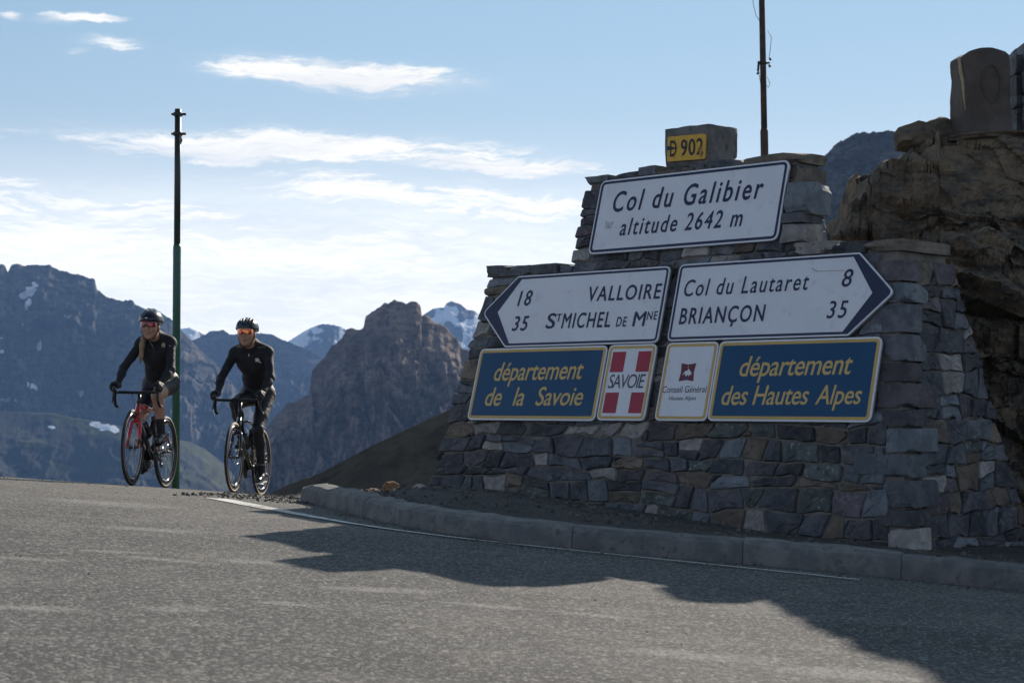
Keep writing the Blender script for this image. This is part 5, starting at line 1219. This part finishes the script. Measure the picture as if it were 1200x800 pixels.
    for (a, b) in (((0, .70, .525), (0, .54, .395)), ((0, .365, .47), (0, .312, .625))):
        a, b = Vector(a), Vector(b); d_ = (b - a).normalized(); off = Vector((0, -d_.z, d_.y)) * (.058 if a.y > .5 else -.058)
        if a.y > .5: off = Vector((0, -.0355, .046))
        else: off = Vector((0, .056, .012))
        W_(MB().lathe(a + off, d_, [(0, 0), (.034, .004), (.037, .02), (.037, .12), (.031, .13), (.031, .14), (.037, .15), (.036, .165), (.018, .18), (.011, .182), (.011, .197), (0, .2)], 16), 'bottle', BLKM)
    if decal:
        W_(MB().box((-.020, .30, .655), (.006, .03, .03), bev=.002), 'decal', WHT); W_(MB().box((-.0225, .305, .640), (.006, .024, .018), bev=.002), 'decal', BLU)
    return root

def project(poly, origin, direction, bvh, M, lift=.003):
    """lays a flat outline (local points) on the body surface"""
    o_ = []
    for p in poly:
        h = bvh.ray_cast(Vector(p) - Vector(direction) * .6, Vector(direction))
        if h[0] is None: return None
        o_.append(h[0] + h[1] * lift * (1 if h[1].dot(Vector(direction)) < 0 else -1))
    return o_
def patch(name, outline, center, body_bvh, M, par, m_, direction=(0, -1, -.25)):
    """outline in (x, z) metres about center, fanned so that it follows the cloth"""
    c = Vector(center); n_ = len(outline); rings = []
    for k_ in (1.0, .5): rings += [(c.x + x_ * k_, c.y, c.z + z_ * k_) for x_, z_ in outline]
    rings.append(tuple(c)); P_ = project(rings, c, direction, body_bvh, M)
    if P_ is None: print('patch missed', name); return
    Fc = [(i, (i + 1) % n_, n_ + (i + 1) % n_, n_ + i) for i in range(n_)] + [(n_ + i, n_ + (i + 1) % n_, 2 * n_) for i in range(n_)]
    link(name, to_world(M, [tuple(p) for p in P_]), Fc, m_, par)

def rider(M, label, J, female, lens_m, lean=0.0):
    """J: joints in the bicycle's frame (x to the rider's right, y ahead, z up)"""
    root = thing('person', M, label, 'person', 'cyclists riding over the crest')
    A = lambda k_: np.array(J[k_], float)
    s = SDF((-.36, -.06, .02), (.36, 1.0, 1.75), .0085)
    TOP, LEG, SK = 0, 1, 2
    gth = .93 if female else 1.0
    pel, wst, cst, nk, hd = A('pelvis'), A('waist'), A('chest'), A('neck'), A('head')
    s.ell(pel, (.165 if female else .160, .13, .125), LEG, .05); s.ell(pel + (0, -.04, .01), (.15, .10, .11), LEG, .05)
    s.cone(pel + (0, .02, .05), wst, .118 * gth, .108 * gth, TOP, .06, flat=((0, .35, -.93), .92))
    s.ell(wst, (.128 if female else .145, .10, .12), TOP, .05)
    s.ell(cst, (.158 if female else .182, .115, .15), TOP, .06); s.cone(wst, cst, .112 * gth, .12 * gth, TOP, .05)
    s.ell(cst + (0, .03, .09), (.15 if female else .175, .085, .08), TOP, .05)
    if female:
        for q_ in (-1, 1): s.ell(cst + (q_ * .062, .085, -.005), (.058, .05, .056), TOP, .03)
    else:
        for q_ in (-1, 1): s.ell(cst + (q_ * .07, .07, .03), (.075, .05, .06), TOP, .04)
    for sd_ in ('L', 'R'):
        sh, elb, wr = A('sho' + sd_), A('elb' + sd_), A('wri' + sd_)
        s.ell(sh, np.array((.052, .052, .054)) * gth, TOP, .05); s.cone(nk + (hd - nk) * .25, sh + (sh - nk) * -.25 + (0, 0, .012), .046 * gth, .040 * gth, TOP, .06); s.cone(nk + (0, -.015, -.01), sh, .052 * gth, .046 * gth, TOP, .05)
        s.cone(sh, elb, .052 * gth, .040 * gth, TOP, .03); s.cone(elb, elb + (wr - elb) * .35, .040 * gth, .040 * gth, TOP, .02); s.cone(elb + (wr - elb) * .3, wr, .040 * gth, .027 * gth, TOP, .02)
        hp, kn, an = A('hip' + sd_), A('kne' + sd_), A('ank' + sd_)
        mid = hp + (kn - hp) * .62
        s.cone(hp, mid, .092 * gth, .072 * gth, LEG, .05); s.cone(mid, kn, .071 * gth, .056 * gth, SK if female else LEG, .02)
        c1 = kn + (an - kn) * .32; bk = np.array([0, -.018, 0])
        s.cone(kn, c1 + bk, .055 * gth, .056 * gth, SK if female else LEG, .02); s.cone(c1 + bk, an, .055 * gth, .034 * gth, SK if female else LEG, .02)
        sock = kn + (an - kn) * (.62 if female else .80)
        s.cone(sock, an, .044 * gth if female else .039, .0365, 3, .01); ft = A('foot' + sd_); s.cone(an, ft, .034, .03, 3, .02)
    # neck and head
    s.cone(nk, hd + (0, -.02, -.06), .056 * gth, .050 * gth, SK, .03); s.cone(nk + (0, 0, -.02), nk + (hd - nk) * .42, .068 * gth, .060 * gth, TOP, .02)
    k_ = 1.03 if female else 1.08
    s.ell(hd, np.array((.073, .092, .108)) * k_, SK, .02)                                         # skull and face
    s.ell(hd + np.array((0, .006, -.055)) * k_, np.array((.057, .066, .062)) * k_, SK, .03)          # jaw
    s.ell(hd + np.array((0, .048, -.100)) * k_, np.array((.026, .022, .020)) * k_, SK, .02)          # chin
    s.cone(hd + np.array((0, .086, .005)) * k_, hd + np.array((0, .108, -.034)) * k_, .010, .014, SK, .012)   # nose
    s.ell(hd + np.array((0, .092, -.066)) * k_, (.024, .012, .011), SK, .010)                        # mouth
    for q_ in (-1, 1):
        s.ell(hd + np.array((q_ * .043, .068, -.028)) * k_, (.022, .018, .020), SK, .02)            # cheekbones
        s.ell(hd + np.array((q_ * .076, -.004, -.018)) * k_, (.010, .020, .032), SK, .008)          # ears
    V, Fq, tg = s.mesh(); V = relax(V, Fq, 2, .45)
    e_t = np.abs(V[:, 0]) * 0 + 1; V = V + .0042 * np.stack([fbm(V[:, 0] * 16, V[:, 1] * 16, V[:, 2] * 30 + V[:, 0] * 12, o=3, seed=60 + i) for i in range(3)], 1) * (V[:, 2] < hd[2] - .15)[:, None]      # folds in the cloth
    body = link('body', to_world(M, V), Fq, [JERSEY, TIGHT, SKIN, GLOVE], root, midx=tg, smooth=True)
    bvh = BVHTree.FromPolygons([tuple(v) for v in V], Fq.tolist())
    # lips
    pp = [(x_, 0, z_) for x_, z_ in ((-.024, .002), (-.012, .007), (0, .004), (.012, .007), (.024, .002), (.012, -.008), (0, -.010), (-.012, -.008))]
    c = hd + np.array((0, .3, -.066)) * k_; P_ = project([(c[0] + p[0], c[1], c[2] + p[2]) for p in pp], c, (0, -1, 0), bvh, M, .0015)
    if P_: link('lips', to_world(M, [tuple(p) for p in P_]), [list(range(8))], LIPS, root)
    # helmet with vents
    h = SDF(hd + (-.13, -.2, -.05), hd + (.13, .17, .19), .006)
    h.ell(hd + np.array((0, -.012, .052)), np.array((.103, .140, .104)) * k_, 0, .01)
    h.ell(hd + np.array((0, -.09, .06)), np.array((.075, .075, .065)) * k_, 0, .03)
    sl = (slice(None),) * 3; _, (X_, Y_, Z_) = h._sub(hd - 1, hd + 1)
    h.D[sl] = np.maximum(h.D, -(Z_ - (hd[2] + .036 + .09 * np.clip(-(Y_ - hd[1] + .0), -.2, .3) * -.35)))
    for x_ in (0, -.033, .033, -.064, .064):
        for (y0, y1) in ((.125, .035), (.015, -.075), (-.095, -.15)):
            zz = lambda y_: hd[2] + .058 + .098 * k_ * math.sqrt(max(0, 1 - ((y_ + .012) / (.137 * k_)) ** 2 - (x_ / (.108 * k_)) ** 2)) + .006
            h.cone((x_ * .8, hd[1] + y0, zz(y0) - .002), (x_, hd[1] + y1, zz(y1) - .002), .0095, .0115, 0, cut=True)
    V2, F2, t2 = h.mesh(); hel = link('helmet', to_world(M, relax(V2, F2, 1, .35)), F2, HELM, root, smooth=True)
    link('badge', to_world(M, np.array([hd + np.array((x_, .124 + (.0 if z_ > 0 else .004), .062 + z_)) * k_ for x_, z_ in ((-.013, -.005), (.013, -.005), (.013, .005), (-.013, .005))])), [(0, 1, 2, 3)], WHT, hel)
    mb = MB()
    for q_ in (-1, 1):
        mb.tube([tuple(hd + np.array((q_ * .080, .01, .03)) * k_), tuple(hd + np.array((q_ * .071, .02, -.05)) * k_), tuple(hd + np.array((q_ * .04, .045, -.118)) * k_), tuple(hd + np.array((0, .055, -.126)) * k_)], .004, 6)
    mb.xf(M).out('chin_strap', GLOVE, hel, kind='stuff' if False else None)
    # wrap-round sunglasses
    V3, nx_ = [], 17
    for i in range(nx_):
        a = (i / (nx_ - 1) - .5) * 2; x_ = .074 * math.sin(a * 1.25) / math.sin(1.25); y_ = .112 - .060 * (a * a) ** 1.15
        top, bot = .030 - .004 * abs(a), -.024 + .010 * abs(a) ** 2 + .016 * math.exp(-(a / .17) ** 2)
        V3 += [hd + np.array((x_, y_, .006 + bot)) * k_, hd + np.array((x_, y_ + .004, .006 + (top + bot) / 2)) * k_, hd + np.array((x_, y_, .006 + top)) * k_]
    V3 = np.array(V3); V4 = V3.copy(); V4[:, 1] -= .003; Fl = [[f[0], f[3], f[2], f[1]] for f in grid_faces(nx_, 3).tolist()]; n3 = len(V3)
    Fl = Fl + [[a + n3 for a in f[::-1]] for f in Fl]
    gl = link('sunglasses', to_world(M, np.vstack([V3, V4])), Fl, lens_m, root, smooth=True)
    mb = MB(); mb.tube([tuple(V3[i * 3 + 2] + (0, .001, .001)) for i in range(nx_)], .0032, 6)
    for q_ in (0, nx_ - 1): mb.tube([tuple(V3[q_ * 3 + 1]), tuple(hd + np.array(((-1 if q_ == 0 else 1) * .078, .0, .002)) * k_)], .003, 6)
    mb.xf(M).out('glasses_frame', BLKM if female else WHT, gl)
    # hands in gloves, fingers closed on the hoods
    for sd_, q_ in (('L', -1), ('R', 1)):
        wr = A('wri' + sd_); hz2 = A('hood' + sd_)
        g_ = SDF(np.minimum(wr, hz2) - .09, np.maximum(wr, hz2) + .10, .0038)
        pd = (hz2 - wr); pd /= np.linalg.norm(pd); kn_ = hz2 + (q_ * .006, .018, .012)
        g_.cone(wr - pd * .025, wr + pd * .01, .031, .028, 0, .01); g_.cone(wr + pd * .005, kn_ - pd * .025, .027, .030, 0, .015, flat=((0, 0, 1), .8))
        for i, (ln_, r_) in enumerate(((.030, .0100), (.034, .0104), (.031, .0098), (.025, .0088))):
            b0 = kn_ + np.array((q_ * (.016 + .003 * i), .018 - .021 * i, .006 - .006 * i)); b1 = b0 + np.array((q_ * .012, .014, -.020)); b2 = b1 + np.array((q_ * -.004, .004, -ln_)); b3 = b2 + np.array((q_ * -.014, -.006, -.014))
            g_.cone(kn_ - pd * .02 + (q_ * .006, -.012 * i, 0), b0, .012, r_ * 1.05, 0, .006); g_.cone(b0, b1, r_ * 1.05, r_, 0, .003); g_.cone(b1, b2, r_, r_ * .95, 0, .003); g_.cone(b2, b3, r_ * .95, r_ * .82, 0, .003)
        t0 = kn_ - pd * .035 + (-q_ * .018, 0, -.002); t1 = t0 + np.array((-q_ * .014, .026, -.014)); t2_ = t1 + np.array((q_ * .002, .018, -.024))
        g_.cone(t0, t1, .0135, .0120, 0, .008); g_.cone(t1, t2_, .0118, .0098, 0, .004)
        Vg, Fg, _t = g_.mesh(); link('glove', to_world(M, relax(Vg, Fg, 1, .4)), Fg, GLOVE, root, smooth=True)
    # shoes
    for sd_, q_ in (('L', -1), ('R', 1)):
        an, ft = A('ank' + sd_), A('foot' + sd_); d_ = ft - an; d_[0] = 0; toe = ft + A('toe' + sd_) * .085; heel = ft - A('toe' + sd_) * .125 + (0, 0, .004)
        o_ = SDF(np.minimum(toe, heel) - .09, np.maximum(toe, heel) + .11, .006)
        o_.cone(heel + (0, 0, .022), toe + (0, 0, .006), .032, .028, 0, .02, flat=((0, 0, 1), .9)); o_.cone(heel + (0, 0, .02), an + (0, 0, -.015), .034, .036, 0, .03); o_.cone(ft + (0, 0, .024), an + (0, .01, -.02), .034, .032, 0, .03)
        Vs, Fs, _t = o_.mesh(); sh_ = link('shoe', to_world(M, relax(Vs, Fs, 1, .4)), Fs, SHOE, root, smooth=True)
        td = A('toe' + sd_); mb = MB()
        c0 = ft + (0, 0, .034); mb.tube([tuple(c0 + (q_ * .037 * math.sin(a), 0, .030 * math.cos(a) - .004)) for a in np.linspace(-1.5, 1.5, 9)], .0035, 5)
        c0 = ft - td * .05 + (0, 0, .045); mb.tube([tuple(c0 + (q_ * .037 * math.sin(a), 0, .034 * math.cos(a))) for a in np.linspace(-1.4, 1.4, 9)], .0035, 5); mb.xf(M).out('shoe_strap', SHOEW if not female else ALLOY, sh_)
        mb = MB(); mb.box((0, 0, 0), (.058, .24, .010)); an_ = math.atan2(td[2], td[1]); mb.xf(Matrix.Translation(Vector((ft + td * -.02) + (0, 0, -.030))) @ Matrix.Rotation(an_, 4, 'X')); mb.xf(M).out('shoe_sole', WHT if not female else BLKM, sh_, smooth=False)
    return root, body, bvh

def frame_matrix(rx, ry, fx, fy, tilt=0.0):
    a = np.array((rx, ry, float(G(rx, ry)))); b = np.array((fx, fy, float(G(fx, fy)))); f_ = Vector(b - a).normalized(); up_ = Vector((tilt, 0, 1)); x_ = f_.cross(up_).normalized(); z_ = x_.cross(f_)
    return Matrix(((x_.x, f_.x, z_.x, a[0]), (x_.y, f_.y, z_.y, a[1]), (x_.z, f_.z, z_.z, a[2]), (0, 0, 0, 1)))
MW = frame_matrix(-3.27, 16.38, -3.375, 15.42); MMn = frame_matrix(-2.545, 17.6, -2.67, 16.62)
bicycle(MW, 'road_bicycle', 'red road bicycle ridden by the woman with the long blond ponytail', FRED, FRED, WALLB, R(135 - 90) if False else math.atan2(.12, .12), .875, .90, .95, steer=R(3), dark_down=FBLK, bar_w=.19)
bicycle(MMn, 'road_bicycle', 'black road bicycle with tan tyre walls ridden by the man', FBLK, FBLK, WALLT, R(-85), .935, .91, 1.0, steer=R(2), decal=False, bar_w=.215)
toe1 = (0, math.cos(.30), -math.sin(.30)); toe0 = (0, math.cos(.15), -math.sin(.15))
JW = dict(pelvis=(0, .20, .985), waist=(-.005, .30, 1.10), chest=(-.03, .42, 1.245), neck=(-.04, .51, 1.375), head=(-.035, .665, 1.455),
          shoL=(-.170, .49, 1.318), shoR=(.108, .49, 1.312), elbL=(-.235, .655, 1.06), elbR=(.205, .68, 1.07), wriL=(-.196, .845, .905), wriR=(.196, .845, .905), hoodL=(-.19, .905, .90), hoodR=(.19, .905, .90),
          hipL=(-.085, .22, .95), hipR=(.085, .22, .95), kneL=(-.10, .62, .83), kneR=(.10, .485, .61), ankL=(-.105, .475, .475), ankR=(.105, .235, .235), footL=(-.11, .53, .425), footR=(.11, .30, .185), toeL=toe1, toeR=toe1)
root, body, bv = rider(MW, 'woman cyclist in black with a blond ponytail and red lenses riding the red bicycle', JW, True, LENSR)
s = SDF((.0, .35, 1.05), (.2, .75, 1.5), .006)
for a, b, ra, rb in (((.02, .575, 1.41), (.045, .61, 1.35), .020, .024), ((.045, .61, 1.35), (.058, .610, 1.28), .024, .022), ((.058, .610, 1.28), (.068, .600, 1.19), .022, .020), ((.068, .600, 1.19), (.078, .59, 1.12), .018, .006)): s.cone(a, b, ra, rb, 0, .02)
V, Fq, t_ = s.mesh(); link('hair', to_world(MW, relax(V, Fq, 1)), Fq, HAIR, root, smooth=True)
patch('emblem', [(-.020, .010), (-.008, .026), (.012, .024), (.022, .004), (.014, -.018), (.002, -.008), (-.010, -.024), (-.018, -.008)], (-.125, .7, 1.33), bv, MW, root, EMB2)
patch('emblem', [(-.018, .012), (-.002, .026), (.018, .020), (.022, -.004), (.008, -.022), (-.012, -.016)], (.08, .7, 1.34), bv, MW, root, EMB2)
patch('zip_tab', [(-.004, .014), (.004, .014), (.004, -.014), (-.004, -.014)], (-.03, .7, 1.315), bv, MW, root, EMB2)
patch('zip_line', [(-.0015, .09), (.0015, .09), (.0015, -.09), (-.0015, -.09)], (-.03, .7, 1.20), bv, MW, root, GREYT)
patch('sleeve_badge', [(-.004, .004), (.004, .004), (.004, -.004), (-.004, -.004)], (-.19, .7, 1.32), bv, MW, root, EMB)
JM = dict(pelvis=(0, .20, 1.035), waist=(-.005, .29, 1.18), chest=(-.01, .42, 1.335), neck=(-.012, .51, 1.475), head=(.0, .66, 1.572),
          shoL=(-.168, .48, 1.398), shoR=(.168, .48, 1.398), elbL=(-.25, .64, 1.135), elbR=(.255, .64, 1.135), wriL=(-.222, .85, .965), wriR=(.222, .85, .965), hoodL=(-.215, .915, .955), hoodR=(.215, .915, .955),
          hipL=(-.088, .21, .99), hipR=(.088, .21, .99), kneL=(-.10, .53, .64), kneR=(.10, .645, .885), ankL=(-.105, .35, .225), ankR=(.105, .37, .545), footL=(-.11, .405, .150), footR=(.11, .43, .490), toeL=toe0, toeR=toe1)
root, body, bv = rider(MMn, 'man cyclist in black with orange lenses riding the black bicycle', JM, False, LENSO)
patch('emblem', [(-.034, -.020), (-.018, -.016), (-.012, .002), (-.022, .004), (-.006, .008), (-.002, .026), (.004, .012), (.018, .014), (.030, .008), (.020, .000), (.026, -.020), (.012, -.008), (.004, -.022), (-.006, -.006), (-.018, -.024)], (-.085, .7, 1.365), bv, MMn, root, EMB)
patch('zip_tab', [(-.004, .014), (.004, .014), (.003, -.014), (-.003, -.014)], (.004, .7, 1.41), bv, MMn, root, EMB)
patch('seam', [(-.045, -.006), (.045, .008), (.045, .011), (-.045, -.003)], (.10, .62, 1.465), bv, MMn, root, EMB2)
patch('seam', [(-.040, .008), (.040, -.006), (.040, -.003), (-.040, .011)], (-.12, .62, 1.465), bv, MMn, root, EMB2)
patch('ankle_band', [(-.036, .003), (.036, .003), (.036, -.003), (-.036, -.003)], (-.105, .6, .30), bv, MMn, root, EMB, direction=(0, -1, 0))
# ------------------------------------------------------------------ haze over the distance
mb = MB(); mb.box((0, 50, 85), (20200, 20300, 1090))
hz_ = mb.out('haze', [bpy.data.materials.new('haze')], smooth=False, kind='stuff', label='thin blue mountain haze')
hm = hz_.data.materials[0]; hm.use_nodes = True; hm.node_tree.nodes.clear()
ho = hm.node_tree.nodes.new('ShaderNodeOutputMaterial'); hv = hm.node_tree.nodes.new('ShaderNodeVolumePrincipled')
hv.inputs['Color'].default_value = (.24, .44, .84, 1); hv.inputs['Density'].default_value = HAZE_DENSITY; hv.inputs['Anisotropy'].default_value = 0.0
hm.node_tree.links.new(hv.outputs[0], ho.inputs['Volume'])
SC.cycles.volume_bounces = 0
bpy.context.view_layer.update()
